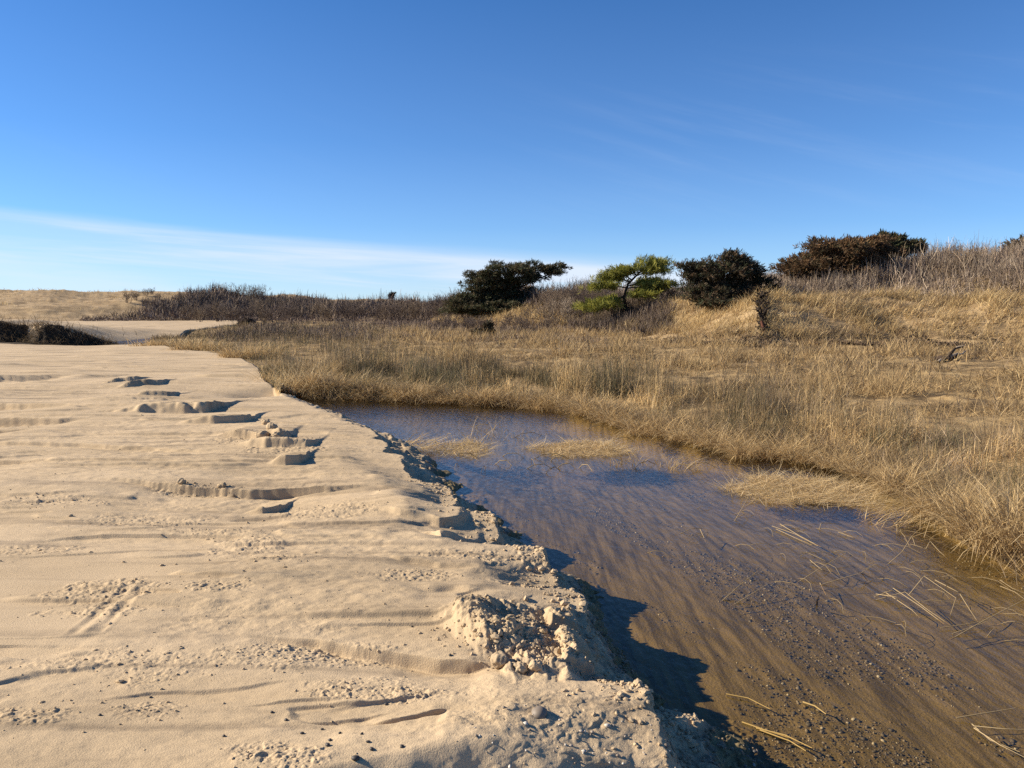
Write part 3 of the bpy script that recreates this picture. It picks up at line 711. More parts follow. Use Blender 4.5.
brush(90000, (-27, 4), (27, 68), lambda x, y, t: (t < .5) & (t > -30) & ~inside(x, y, SAND) & (poly_dist(x, y, SANDLINE) > 2.5) & (y > 27 + .5 * (x + 5)) & (RNG.uniform(0, 1, len(x)) < np.clip(.35 + 1.6 * hump(x, y, 3.2, 111), 0, 1)), lambda x, y, t: .55 + .3 * hump(x, y, 2.4, 112), np.concatenate([DARKTW * 1.3, TWIGC]), .017, acc)
tag(acc.build('low_brushwood', M_TWIG), 'dark low brush from the back of the marsh to the tall dune', 'brush', kind='stuff')
acc = Acc()
brush(230000, (-62, 2), (66, 112), lambda x, y, t: (t > -1.0) & (x > -43 + (y - 70) * .05 + 3 * hump(x, y, 6, 59)) & (RNG.uniform(0, 1, len(x)) < .8 + .8 * hump(x, y, 3, 60)), lambda x, y, t: (1.05 + 1.1 * hump(x, y, 7, 61) + .4 * hump(x, y, 2, 62)) * ss(-1, 7, t) + .4, np.concatenate([DARKTW * 1.5, TWIGC * 1.3]), .024, acc)
tag(acc.build('distant_brushwood', M_TWIG), 'long band of dark brush on the low dunes far behind the sand', 'brush', kind='stuff')

# ------------------------------------------------------------------ trees
def sprays(centres, outdir, size, pal, per, rs, droop=0., width=.16, jitter=.6):
    "leafy sprays: each a fan of narrow pointed faces"
    n = len(centres); m = n * per
    c = np.repeat(centres, per, 0); d = np.repeat(outdir, per, 0) + rs.normal(0, jitter, (m, 3)); d[:, 2] -= droop
    d /= np.linalg.norm(d, axis=1, keepdims=True)
    L = size * rs.uniform(.5, 1.25, (m, 1))
    side = np.cross(d, rs.normal(0, 1, (m, 3))); side /= np.linalg.norm(side, axis=1, keepdims=True)
    c = c + rs.normal(0, size * .25, (m, 3))
    w = L * width
    V = np.stack([c - side * w * .3, c + side * w * .3, c + d * L * .55 + side * w * .6, c + d * L, c + d * L * .55 - side * w * .6], 1).reshape(-1, 3)
    b = np.arange(m) * 5
    q = np.concatenate([np.stack([b, b + 1, b + 2, b + 4], -1), np.stack([b + 4, b + 2, b + 3, b + 3], -1)], 0)
    tone = np.repeat(pal[rs.integers(0, len(pal), n)], per, 0) * rs.uniform(.75, 1.25, (m, 1))
    return V, q, np.repeat(tone, 5, 0)
def spray_obj(name, V, q, C, mat, parent):
    h = len(q) // 2
    return mesh_np(name, V, [q[:h], q[h:, :3]], mat, parent, C, False)

def make_tree(name, label, base, lobes, limbs, pal, nspray, size, per=9, mat=None, bark=None, droop=0., width=.16, wind=(.6, 0, .25), seed=1, group=None, hole=.0, cat='tree'):
    rs = np.random.default_rng(seed)
    root = empty(name, base); tag(root, label, cat, group)
    main, rest = limbs[0], limbs[1:]
    bm = bark or M_DARKBARK
    def path(l):
        pts = np.array(l[0], float); t = np.linspace(0, 1, len(pts)); tt = np.linspace(0, 1, 9)
        P = np.stack([np.interp(tt, t, pts[:, a]) for a in range(3)], -1); P[1:-1] += rs.normal(0, l[1] * .25, (7, 3))
        return P, np.linspace(l[1], l[2], 9), (1, 1, 1)
    V, Qd, C = tubes([path(main)], 8); tr = mesh_np('trunk', V, [Qd], bm, root)
    for l in rest:
        V, Qd, C = tubes([path(l)], 6); mesh_np('limb', V, [Qd], bm, root)
    Cs, Ds = [], []
    vol = np.array([l[3] * l[4] * l[5] for l in lobes]) ** .67; vol /= vol.sum()
    for l, f in zip(lobes, vol):
        k = int(nspray * f); npad = max(7, int(12 + 90 * f))
        u = rs.normal(0, 1, (npad, 3)); u /= np.linalg.norm(u, axis=1, keepdims=True)
        pc = u * rs.uniform(.35, 1.0, (npad, 1))
        j_ = rs.integers(0, npad, k)
        q = rs.normal(0, 1, (k, 3)); q /= np.linalg.norm(q, axis=1, keepdims=True); q *= rs.uniform(0, 1, (k, 1)) ** .5
        p = pc[j_] + q * np.array([.42, .42, .26]) * rs.uniform(.6, 1.25, npad)[j_][:, None]
        Cs.append(np.array(l[:3]) + p * np.array(l[3:6])); Ds.append(u[j_] * np.array([.7, .7, .5]) + q * .5 + np.array(wind))
    Cs, Ds = np.concatenate(Cs), np.concatenate(Ds)
    V, q, C = sprays(Cs, Ds, size, pal, per, rs, droop, width)
    spray_obj('crown', V, q, C, mat or M_CEDAR, root)
    return root

CED = np.array([(.040, .046, .020), (.055, .056, .026), (.068, .054, .028), (.033, .035, .018), (.082, .062, .032)]) * 1.25
CEDRED = np.array([(.105, .060, .030), (.085, .050, .027), (.125, .075, .036), (.065, .045, .024), (.05, .04, .021)]) * 1.35
CEDDK = np.array([(.034, .038, .018), (.047, .039, .023), (.060, .045, .027), (.028, .027, .016), (.09, .058, .033)]) * 1.25
PINEC = np.array([(.38, .34, .055), (.29, .275, .045), (.17, .175, .035), (.44, .39, .075), (.09, .095, .022)]) * np.array([.80, .84, .9])
def tree_frame(px, base_py, y):
    "base of a tree: the spot of ground near distance y that the photo shows at (px, base_py)"
    yy = np.arange(y - 7, y + 16, .1); xx = (px - CX) / F * yy; zz = ground(xx, yy, False)[0]
    py = CY - F * ((zz - CAMZ) * cp + yy * sp) / (yy * cp - (zz - CAMZ) * sp)
    k = int(np.argmax(py <= base_py)) if (py <= base_py).any() else int(np.argmin(py))
    return (float(xx[k]), float(yy[k]), float(zz[k])), yy[k] / F
def to_local(base, px, py, dy=0):
    X_, Y_, Z_ = at_d(px, py, base[1] + dy); return X_ - base[0], dy, Z_ - base[2]
def lobe(base, px, py, rx, rz, dy=0, ry=None):
    k = base[1] / F
    l = to_local(base, px, py, dy); return (l[0], l[1], l[2], rx * k, (ry or rx * .8) * k, rz * k)

b, k = tree_frame(500, 313, 56)
make_tree('cedar_tree', 'dark green wind-bent cedar with flat crown swept over the brown brush', b,
    [lobe(b, 478, 297, 26, 10), lobe(b, 500, 290, 26, 13, .4), lobe(b, 515, 276, 28, 12), lobe(b, 490, 277, 18, 10, -.5), lobe(b, 535, 272, 24, 10, .6), lobe(b, 553, 269, 18, 7, .2), lobe(b, 488, 283, 24, 12, .2), lobe(b, 458, 302, 14, 7), lobe(b, 505, 268, 26, 6), lobe(b, 520, 298, 24, 11, 1.0), lobe(b, 480, 306, 28, 10, -.6), lobe(b, 465, 305, 22, 8, -.3), lobe(b, 508, 306, 24, 9, -.8), lobe(b, 498, 284, 30, 14, .8), lobe(b, 500, 309, 34, 7, -1.2), lobe(b, 474, 310, 26, 6, -1.0), lobe(b, 530, 305, 20, 8, -.6)],
    [([(0, 0, -.1), to_local(b, 503, 296), to_local(b, 518, 278)], .16, .06), ([to_local(b, 503, 296), to_local(b, 545, 276), to_local(b, 566, 270)], .07, .02), ([to_local(b, 503, 298), to_local(b, 478, 290), to_local(b, 462, 298)], .07, .02), ([to_local(b, 505, 290), to_local(b, 490, 278)], .06, .02)],
    CED, 9000, .26, seed=3, wind=(.75, 0, .15))
b, k = tree_frame(722, 304, 37)
make_tree('cedar_tree', 'dark spiky cedar with feathery rounded crown right of the yellow pine', b,
    [lobe(b, 722, 276, 30, 19, 0), lobe(b, 735, 266, 24, 13, .3), lobe(b, 702, 272, 20, 10, -.2), lobe(b, 752, 278, 16, 14, .2), lobe(b, 690, 277, 14, 5, 0), lobe(b, 715, 290, 22, 9, -.4), lobe(b, 745, 290, 18, 9, .4), lobe(b, 726, 261, 20, 9), lobe(b, 690, 268, 18, 4), lobe(b, 700, 286, 24, 9, -.5), lobe(b, 735, 294, 32, 9, -.3), lobe(b, 764, 287, 15, 12, .3), lobe(b, 712, 297, 22, 6, -.6), lobe(b, 724, 275, 34, 18, .6), lobe(b, 726, 301, 34, 6, -1.0), lobe(b, 752, 298, 18, 8, -.8), lobe(b, 700, 298, 18, 6, -.9)],
    [([(0, 0, -.1), to_local(b, 720, 285), to_local(b, 728, 265)], .14, .05), ([to_local(b, 720, 288), to_local(b, 700, 276), to_local(b, 684, 275)], .06, .02), ([to_local(b, 721, 284), to_local(b, 745, 276)], .06, .02)],
    CEDDK, 4600, .20, seed=5, wind=(.45, 0, .30), hole=.12)
b, k = tree_frame(848, 285, 45)
make_tree('cedar_tree', 'large rusty brown cedar with broad crown behind the grey thicket', b,
    [lobe(b, 820, 264, 36, 18), lobe(b, 848, 254, 34, 17, .5), lobe(b, 838, 250, 30, 13, -.4), lobe(b, 796, 272, 16, 10), lobe(b, 872, 256, 26, 15, .3), lobe(b, 868, 245, 24, 10), lobe(b, 842, 270, 40, 14)],
    [([(0, 0, -.1), to_local(b, 846, 268), to_local(b, 850, 250)], .2, .07), ([to_local(b, 846, 272), to_local(b, 815, 258)], .09, .03), ([to_local(b, 847, 268), to_local(b, 880, 252)], .09, .03)],
    CEDRED, 6000, .24, seed=6, wind=(.35, 0, .35))
b, k = tree_frame(900, 270, 47)
make_tree('cedar_tree', 'dark green cedar with ragged tips leaning right behind the rusty cedar', b,
    [lobe(b, 888, 250, 20, 11), lobe(b, 905, 248, 14, 7), lobe(b, 918, 247, 9, 5), lobe(b, 895, 241, 8, 5), lobe(b, 885, 240, 9, 5)],
    [([(0, 0, -.1), to_local(b, 896, 252), to_local(b, 905, 246)], .12, .04), ([to_local(b, 897, 252), to_local(b, 924, 245)], .05, .02)],
    CED, 1500, .26, seed=7, wind=(.5, 0, .5), hole=.1)
b, k = tree_frame(1020, 258, 52)
make_tree('cedar_tree', 'low dark cedar crown on the skyline at the far right', b,
    [lobe(b, 1018, 247, 14, 5), lobe(b, 1036, 246, 16, 8), lobe(b, 1030, 254, 26, 8)],
    [([(0, 0, -.1), to_local(b, 1020, 256), to_local(b, 1026, 246)], .1, .04)], CEDDK, 700, .40, seed=8)
b, k = tree_frame(487, 338, 40)
make_tree('cedar_sapling', 'small dark cedar sapling alone on the straw before the dune', b,
    [lobe(b, 487, 334, 5.5, 4), lobe(b, 488, 329, 4, 4.5), lobe(b, 488, 325, 2, 3), lobe(b, 478, 333, 4, 2)],
    [([(0, 0, -.05), to_local(b, 487, 332), to_local(b, 488, 325)], .04, .01)], CEDDK, 420, .20, seed=9)
b, k = tree_frame(392, 300, 96)
make_tree('cedar_tree', 'tiny lone dark tree on the skyline of the distant dunes', b,
    [lobe(b, 392, 294, 2.2, 1.6), lobe(b, 391, 297, 2.5, 2)], [([(0, 0, -.1), to_local(b, 392, 296), to_local(b, 392, 294)], .06, .03)], CEDDK, 120, .3, seed=10)
b, k = tree_frame(246, 326, 62)
make_tree('dark_shrub', 'small rounded dark shrub standing alone at the marsh edge', b,
    [lobe(b, 247, 323, 6.5, 4.5), lobe(b, 242, 324, 4, 3.5)], [([(0, 0, -.1), to_local(b, 246, 324), to_local(b, 247, 321)], .05, .02)], DARKTW, 450, .25, seed=11, cat='shrub')

# the yellow-green pine
def pine():
    b, k = tree_frame(628, 318, 46)
    root = empty('pine_tree', b); tag(root, 'yellow green pine with open tufted limbs beside the dark cedar', 'tree')
    rs = np.random.default_rng(21)
    def P(px, py, dy=0): return to_local(b, px, py, dy)
    limbs = [([(0, 0, -.1), P(624, 298), P(628, 284), P(640, 272), P(650, 264)], .11, .03)]
    tips = [((624, 296), (605, 303), (585, 307), 0), ((624, 296), (612, 305), (592, 309), -.7), ((625, 294), (648, 291), (660, 287), .3), ((627, 288), (608, 284), (598, 287), -.3), ((627, 288), (650, 287), (668, 284), -.6), ((630, 282), (615, 277), (604, 279), .5),
            ((634, 277), (648, 271), (662, 270), 0), ((636, 275), (630, 268), (622, 270), -.3), ((640, 270), (655, 267), (663, 263), .4), ((628, 286), (640, 283), (655, 281), .8), ((626, 292), (640, 296), (648, 294), -.8), ((632, 280), (620, 272), (613, 274), .1), ((624, 297), (612, 300), (600, 302), .6)]
    for a, c, d, dy in tips: limbs.append(([P(*a), P(*c, dy * .6), P(*d, dy)], .045, .012))
    V, Q_, C = tubes([(np.array(limbs[0][0]), np.linspace(.11, .03, len(limbs[0][0])), (1, 1, 1))], 8); mesh_np('trunk', V, [Q_], M_DARKBARK, root)
    cs, ds = [], []
    for l in limbs[1:]:
        pts = np.array(l[0]); V, Q_, C = tubes([(pts, np.linspace(l[1], l[2], 3), (1, 1, 1))], 6); mesh_np('limb', V, [Q_], M_DARKBARK, root)
        for q in range(95):
            t = rs.uniform(.35, 1.08); p = pts[0] * (1 - t) ** 2 + 2 * pts[1] * t * (1 - t) + pts[2] * t * t if t <= 1 else pts[2] + (pts[2] - pts[1]) * (t - 1)
            cs.append(p + rs.normal(0, 1, 3) * np.array([.32, .30, .09])); ds.append(np.array([0, 0, .55]) + (pts[2] - pts[1]) / np.linalg.norm(pts[2] - pts[1]) * .5)
    for q in range(80):
        p = np.array(P(651, 264)) + rs.normal(0, 1, 3) * np.array([.42, .4, .18]); cs.append(p); ds.append(np.array([.2, 0, .8]))
    V, q, C = sprays(np.array(cs), np.array(ds), .27, PINEC, 22, rs, 0, .085, .75)
    spray_obj('crown', V, q, C, M_PINE, root)
pine()

# ------------------------------------------------------------------ reeds, tussocks and stalks one can point at
def zg(x, y): return float(ground(np.array([x]), np.array([y]), False)[0][0])
def tussock(name, label, px, py, z0, n, h, spread, lean, pal, w=.007, dirn=None, dsp=.6, group=None, flat=(0, 0), cat='grass tuft', curl=(.6, 1.9), elong=None):
    x, y = at(px, py, z0); z = z0
    root_z = z
    a = RNG.uniform(-math.pi, math.pi, n); r = spread * np.sqrt(RNG.uniform(0, 1, n)) * (1 + .35 * vnoise(np.cos(a) * 2 + px, np.sin(a) * 2 + py, 3))
    ox, oy = np.cos(a) * r, np.sin(a) * r
    if elong: ox *= elong[0]; oy *= elong[1]
    P = np.stack([ox, oy, np.full(n, -.02)], -1)
    ld = a + RNG.normal(0, 1.3, n) if dirn is None else RNG.normal(dirn, dsp, n)
    V, Q_, C = blades(P, h * RNG.uniform(.45, 1.15, n), w * RNG.uniform(.6, 1.4, n), ld, np.abs(RNG.normal(lean, .16 if flat[1] else .3, n)), RNG.uniform(curl[0], curl[1], n), pick(pal, n), seg=5)
    if flat[1]: lowv = V[:, 2] < .004; V[lowv, 2] = .004 + np.minimum(.17, (.004 - V[lowv, 2]) * .9)
    V[:, 2] = np.maximum(V[:, 2], -.03)
    o = mesh_np(name, V, [Q_], M_GRASS, None, C); o.location = (x, y, root_z); tag(o, label, cat, group); return o
tussock('grass_tussock', 'large shaggy straw tussock hanging over the near right bank', 1016, 542, .05, 2200, .60, .36, .35, TUSS, elong=(1.1, 1.2))
tussock('grass_tussock', 'shaggy straw tussock at the corner where the sand meets the pool', 292, 391, .08, 1500, .80, .60, .5, MATS, .009, elong=(1.3, .7))
tussock('grass_tussock', 'pale bushy tussock just behind the corner tussock of the sand', 336, 394, .04, 1500, .70, .60, .45, TUSS, .010, elong=(1.2, .7))
tussock('grass_tussock', 'rounded tan tussock on the sand edge left of the corner tussock', 250, 358, .30, 1300, .66, .75, .4, TUSS, .014, elong=(1.2, .7))
tussock('grass_tussock', 'low tan tussock at the far tip of the marsh on the sand', 203, 350, .30, 900, .60, .75, .5, TUSS, .016, elong=(1.3, .7))
tussock('grass_tussock', 'smallest tan tussock at the leftmost point of the marsh', 166, 346, .30, 700, .55, .85, .5, TUSS, .018, elong=(1.4, .7))
tussock('grass_tussock', 'straw tussock on the far waterline in the middle of the pool', 560, 408, .02, 800, .45, .40, .6, STRAW, .008, elong=(1.4, .6))
tussock('grass_tussock', 'drooping straw tussock on the waterline behind the long straw mat', 660, 433, .02, 800, .45, .38, .6, STRAW, .007, elong=(1.3, .6))
tussock('grass_tussock', 'drooping straw tussock on the waterline behind the wide straw mat', 770, 456, .02, 800, .45, .35, .6, STRAW, .006, elong=(1.3, .6))
tussock('grass_tussock', 'narrow straw tussock standing in the water before the right bank', 940, 520, .0, 500, .50, .10, .25, STRAW, .005)
t0 = tussock('grass_tussock', 'low straw tussock in the ragged row along the far waterline', 420, 399, .03, 900, .58, .36, .45, TUSS, .009, group='straw tussocks along the far waterline', elong=(1.2, .8))
for px, py in ((372, 397), (398, 398), (445, 402), (478, 403), (512, 405), (538, 406), (588, 415), (612, 422), (634, 428), (690, 443), (718, 450), (742, 455), (800, 462), (836, 470), (868, 480), (905, 494), (960, 526)):
    c = t0.copy(); COL.objects.link(c); x, y = at(px, py, .03); k = RNG.uniform(.75, 1.15) * np.clip(y / 14, .75, 1.1); c.location = (x + .1, y + .25, .03); c.scale = (k, k, k * RNG.uniform(.5, .85)); c.rotation_euler = (0, 0, RNG.uniform(-3, 3))
tussock('straw_mat', 'wide pale mat of flattened reeds floating on the right of the pool', 806, 490, .0, 3400, .36, .60, 1.38, MATS, .006, -.5, 1.9, elong=(1.15, 1.15), curl=(-.15, .45), cat='reed mat', flat=(0, 1))
tussock('straw_mat', 'long golden mat of flattened reeds in the middle of the pool', 580, 449, .0, 2000, .34, .60, 1.38, MATS, .007, -.25, 1.8, elong=(1.0, .85), curl=(-.15, .45), cat='reed mat', flat=(0, 1))
tussock('straw_mat', 'small golden mat of reeds left of the long mat', 463, 449, .0, 650, .30, .36, 1.38, MATS, .008, -.3, 1.7, elong=(1.0, 1.7), curl=(-.15, .45), cat='reed mat', flat=(0, 1))
tussock('straw_mat', 'thin golden reeds combed flat along the sand shore of the pool', 405, 446, .03, 380, .40, .40, 1.25, MATS, .008, -.6, .4, elong=(1.0, 1.0), curl=(.05, .4), cat='reed mat', flat=(0, 1))
tussock('reed_tuft', 'sparse pale reed tuft in the water left of the wide mat', 680, 468, .0, 70, .36, .22, .6, STRAW, .006, -.3, 1.2, curl=(.4, 1.6), cat='reed tuft')
tussock('reed_tuft', 'thin reed tuft in the blue water above the small golden mat', 500, 436, .0, 45, .40, .5, .7, STRAW, .007, None, curl=(.3, 1.4), cat='reed tuft')
tussock('reed_tuft', 'thin scattered reeds right of the long mat', 635, 462, .0, 60, .34, .35, .7, STRAW, .006, None, curl=(.4, 1.5), cat='reed tuft')
tussock('reed_tuft', 'reed tuft trailing off the near end of the wide mat', 875, 520, .0, 110, .40, .25, 1.0, STRAW, .005, -.6, .7, curl=(.2, 1.0), cat='reed tuft')

def stalks(name, label, items, r=.0030, col=(.46, .345, .19), cat='reed stalk', group=None, z0=0.):
    "items: polylines of (px, py, height above the water)"
    pts0 = items[0][0]; bx, by = at(pts0[0], pts0[1], z0)
    paths = []
    for it in items:
        P = []
        for px, py, hh in it:
            x, y = at(px, py, z0 + hh); P.append((x - bx, y - by, hh))
        P = np.array(P)
        t = np.linspace(0, 1, len(P)); tt = np.linspace(0, 1, 4 * len(P) - 3)
        Pn = np.stack([np.interp(tt, t, P[:, a]) for a in range(3)], -1)
        paths.append((Pn, np.linspace(r, r * .55, len(Pn)), np.array(col) * random.uniform(.8, 1.15)))
    V, Q_, C = tubes(paths, 5)
    o = mesh_np(name, V, [Q_], M_GRASS, None, C); o.location = (bx, by, z0); tag(o, label, cat, group); return o
stalks('bent_reed', 'pair of straight reeds slanting up from the brown shallows', [[(720, 603, -.01), (740, 585, .06), (758, 571, .10)], [(730, 607, -.01), (750, 595, .03), (766, 585, .06)]])
stalks('bent_reed', 'three crossed reeds forming a flat triangle near the wide mat', [[(797, 583, -.01), (822, 567, .06), (846, 553, .10)], [(800, 553, .09), (822, 552, .10), (846, 553, .10)], [(810, 560, .02), (822, 570, .03), (832, 573, -.01)], [(806, 552, .07), (824, 560, .04), (834, 568, -.01)]])
stalks('bent_reed', 'long reed with a broken tufted tip lying across the shallows', [[(814, 587, -.01), (840, 579, .03), (861, 573, .06), (876, 564, .09)], [(861, 573, .06), (868, 581, -.01)], [(861, 573, .06), (876, 580, -.01)], [(820, 583, .0), (826, 595, -.01)]])
stalks('bent_reed', 'tangle of long bent reeds in the right shallows', [[(876, 600, .0), (905, 592, .05), (928, 610, .03), (950, 625, -.01)], [(893, 588, .08), (920, 606, .03), (944, 624, -.01)], [(885, 592, .02), (912, 610, .02), (920, 618, -.01)], [(874, 597, .01), (892, 590, .05), (902, 596, .02)], [(876, 594, .02), (896, 597, .05), (904, 606, -.01)]])
stalks('bent_reed', 'angular reeds bent like tent poles above the dark water', [[(908, 596, -.01), (924, 576, .11), (956, 598, .09), (950, 616, -.01)], [(924, 576, .11), (942, 577, .10)], [(960, 594, .10), (970, 610, .04), (978, 622, -.01)], [(960, 594, .10), (985, 604, .05), (1002, 612, -.01)], [(935, 580, .05), (958, 592, .04), (966, 594, .01)]])
stalks('bent_reed', 'two long straight reeds crossing flat at the right of the shallows', [[(950, 640, -.01), (985, 620, .05), (1024, 600, .12), (1040, 592, .14)], [(940, 628, .01), (968, 624, .02), (998, 618, .03)], [(952, 634, .01), (975, 626, .02), (992, 620, .03)]])
stalks('bent_reed', 'cluster of thin upright reeds standing before the right bank', [[(924, 538, -.01), (930, 520, .14), (936, 508, .20)], [(920, 530, -.01), (921, 510, .14), (938, 516, .12), (952, 524, .06)], [(934, 530, -.01), (938, 512, .16), (944, 498, .26)], [(921, 508, .16), (924, 495, .26), (927, 498, .24)], [(938, 512, .14), (950, 516, .10)]])
stalks('bent_reed', 'single reed bent sharply below the upright reeds', [[(886, 566, -.01), (902, 552, .05), (912, 536, .12), (915, 545, .08)], [(910, 544, .06), (928, 549, .04), (938, 555, -.01)], [(926, 549, .02), (930, 541, .06), (940, 552, .02), (947, 558, -.01)]])
stalks('bent_reed', 'short arching reed at the foot of the large shaggy tussock', [[(989, 560, -.01), (993, 548, .08), (1002, 553, .06), (1014, 562, .02)]])
stalks('bent_reed', 'upper of two low reeds leaning out of the picture below the large shaggy tussock', [[(1000, 580, .02), (1012, 588, .05), (1030, 596, .02)]])
stalks('bent_reed', 'lower of two low reeds leaning out of the picture below the large shaggy tussock', [[(1000, 586, .0), (1015, 592, .04), (1034, 606, -.01)]])
stalks('bent_reed', 'short reed folded over at the left of the shallows', [[(678, 535, -.01), (690, 529, .03), (704, 528, .02)], [(700, 529, .02), (706, 542, -.01)]])
stalks('bent_reed', 'bundle of straight pale reeds below the wide mat', [[(772, 526, .02), (795, 534, .02), (818, 546, .0)], [(780, 524, .04), (800, 536, .02), (821, 547, -.01)], [(786, 520, .04), (800, 522, .03)], [(776, 529, .01), (800, 540, .01), (812, 545, .0)]])
stalks('bent_reed', 'short bent reed right of the reed bundle', [[(819, 531, -.01), (821, 523, .05), (842, 524, .04)], [(838, 532, .01), (852, 537, .01), (858, 540, -.01)]])
stalks('bent_reed', 'small upright hooked reed in the open dark water', [[(897, 533, -.01), (897, 524, .06), (899, 522, .07), (901, 532, .0)], [(899, 524, .06), (904, 530, -.01)]])
stalks('bent_reed', 'thin upright forked reed left of the wide mat', [[(734, 522, -.01), (744, 505, .10), (748, 497, .14)], [(735, 519, .02), (744, 514, .05), (748, 521, -.01)]])
stalks('bent_reed', 'pale curved stalk lying by the gravel', [[(862, 616, .01), (880, 618, .012), (896, 623, .004)]])
stalks('bent_reed', 'forked pale stalks at the lower right edge of the picture', [[(956, 718, .01), (985, 713, .03), (1016, 708, .05)], [(974, 728, .02), (1000, 745, .02), (1026, 758, .0)], [(974, 726, .02), (1005, 729, .04), (1032, 730, .04)], [(972, 724, .01), (990, 740, .01), (1020, 752, .0)]])
for it, lab in (([(726, 694, .008), (748, 698, .01), (770, 709, .006)], 'golden straw on the brown bed, the highest and nearest to the bank'), ([(756, 728, .004), (785, 735, .01), (812, 748, .006)], 'longest golden straw streaming along the brown bed'),
                ([(760, 730, .004), (790, 741, .006), (806, 751, .004)], 'golden straw just below the longest streaming straw'), ([(742, 722, .004), (768, 731, .006), (790, 738, .004)], 'golden straw just above the longest streaming straw')):
    stalks('drowned_straw', lab, [it], .004, (.50, .34, .12), group='golden straws on the stream bed')
stalks('drowned_straw', 'short golden straw on the gravel right of the streaming straws', [[(803, 702, .006), (815, 706, .01), (826, 714, .006)]], .005, (.50, .35, .14))

# loose thin straws lying half sunk all over the right of the pool
STR = []
for v in range(6):
    L = random.uniform(.16, .34); a = random.uniform(-.5, .5); q = [(0, 0, -.012), (L * .35, .01 * a, .018), (L * .7, .06 * a, .022), (L, .14 * a, -.006)]
    if v % 2: q += [(L + .04, .14 * a - .07, -.012)]
    V, Q_, C = tubes([(q, np.linspace(.0022, .0012, len(q)), np.array((.40, .30, .165)) * random.uniform(.8, 1.2))], 4); o = mesh_np('loose_straw', V, [Q_], M_GRASS, None, C); STR.append(o.data); bpy.data.objects.remove(o)
k = 0
while k < 90:
    px, py = random.uniform(640, 1030), random.uniform(470, 640); x, y = at(px, py, 0)
    if py > 500 + (px - 640) * .36 + random.gauss(20, 25) or not inside(np.array([x]), np.array([y]), CHANNEL)[0]: continue
    o = bpy.data.objects.new('loose_straw', STR[k % 6]); o.location = (x, y, .002); o.rotation_euler = (0, 0, random.gauss(-.7, .9)); tag(link(o), 'thin dead straw lying half sunk in the right of the pool', 'straw', 'loose straws in the pool'); k += 1
k = 0
while k < 30:
    px, py = random.uniform(440, 700), random.uniform(425, 475); x, y = at(px, py, 0)
    if not inside(np.array([x]), np.array([y]), CHANNEL)[0]: continue
    o = bpy.data.objects.new('loose_straw', STR[k % 6]); o.location = (x, y, .002); o.scale = (1.5, 1.5, 2.5); o.rotation_euler = (0, 0, random.gauss(-.4, 1.0)); tag(link(o), 'thin dead straw arching from the blue water near the golden mats', 'straw', 'loose straws near the mats'); k += 1
# small dark twig stuck in the bed
stalks('stick', 'little dark stick poking up in the shallows', [[(817, 605, -.02), (817, 600, .03), (819, 596, .05)]], .006, (.05, .035, .025), 'stick')

# washed-out gully with hanging dead roots on the dune face; driftwood branch
def root_clump():
    bx, by, bz = at_d(763, 345, 31.5)
    bz = zg(bx, by); root = empty('dead_root', (bx, by, bz)); tag(root, 'dark dead root hanging in the notch of the grassy dune face', 'root')
    rs = random.Random(5); paths = []
    for i in range(260):
        h0 = rs.uniform(.0, 4.2); x = bx / by * h0 + rs.gauss(-.03 * h0, .07 + .015 * h0); y = h0; z = zg(bx + x, by + y) - bz + rs.uniform(-.1, .3)
        p = [(x, y, z)]
        for k in range(3): p.append((p[-1][0] + rs.gauss(0, .09), p[-1][1] + rs.gauss(.02, .10), p[-1][2] + rs.gauss(.03, .08)))
        paths.append((p, [.03, .025, .018, .008], np.array((.022, .015, .011)) * rs.uniform(.6, 1.6)))
    V, Q_, C = tubes(paths, 4); mesh_np('twigs', V, [Q_], M_TWIG, root, C)
    V, Q_, C = tubes([([(0, 0, -.1), (.02, .1, .25), (-.03, .2, .5)], [.11, .09,   .05], (.09, .035, .02))], 7); mesh_np('stump', V, [Q_], M_TWIG, root, C)
root_clump()
def branch(name, label, pts, r, mat, z0):
    b = at(pts[0][0], pts[0][1], z0); zb = zg(*b)
    P = []
    for px, py, h in pts:
        x, y = at(px, py, z0 + h); P.append((x - b[0], y - b[1], h + .04))
    P = np.array(P); t = np.linspace(0, 1, len(P)); tt = np.linspace(0, 1, 12); Pn = np.stack([np.interp(tt, t, P[:, a]) for a in range(3)], -1); Pn += RNG.normal(0, r * .3, Pn.shape)
    V, Q_, C = tubes([(Pn, np.linspace(r, r * .4, 12), (1, 1, 1)), ([Pn[5], Pn[5] + np.array([.25, .1, .25]), Pn[5] + np.array([.5, .1, .3])], [r * .6, r * .4, r * .2], (1, 1, 1))], 7)
    o = mesh_np(name, V, [Q_], mat); o.location = (b[0], b[1], zb); tag(o, label, 'driftwood')
branch('driftwood_branch', 'pale driftwood branch lying at the foot of the grassy dune', [(938, 360, 0), (952, 354, .1), (968, 349, .2)], .05, M_DRIFT, .35)
branch('driftwood_log', 'dark short log beside the pale driftwood branch', [(936, 360, 0), (948, 360, .04), (958, 359, .02)], .08, M_DARKBARK, .3)

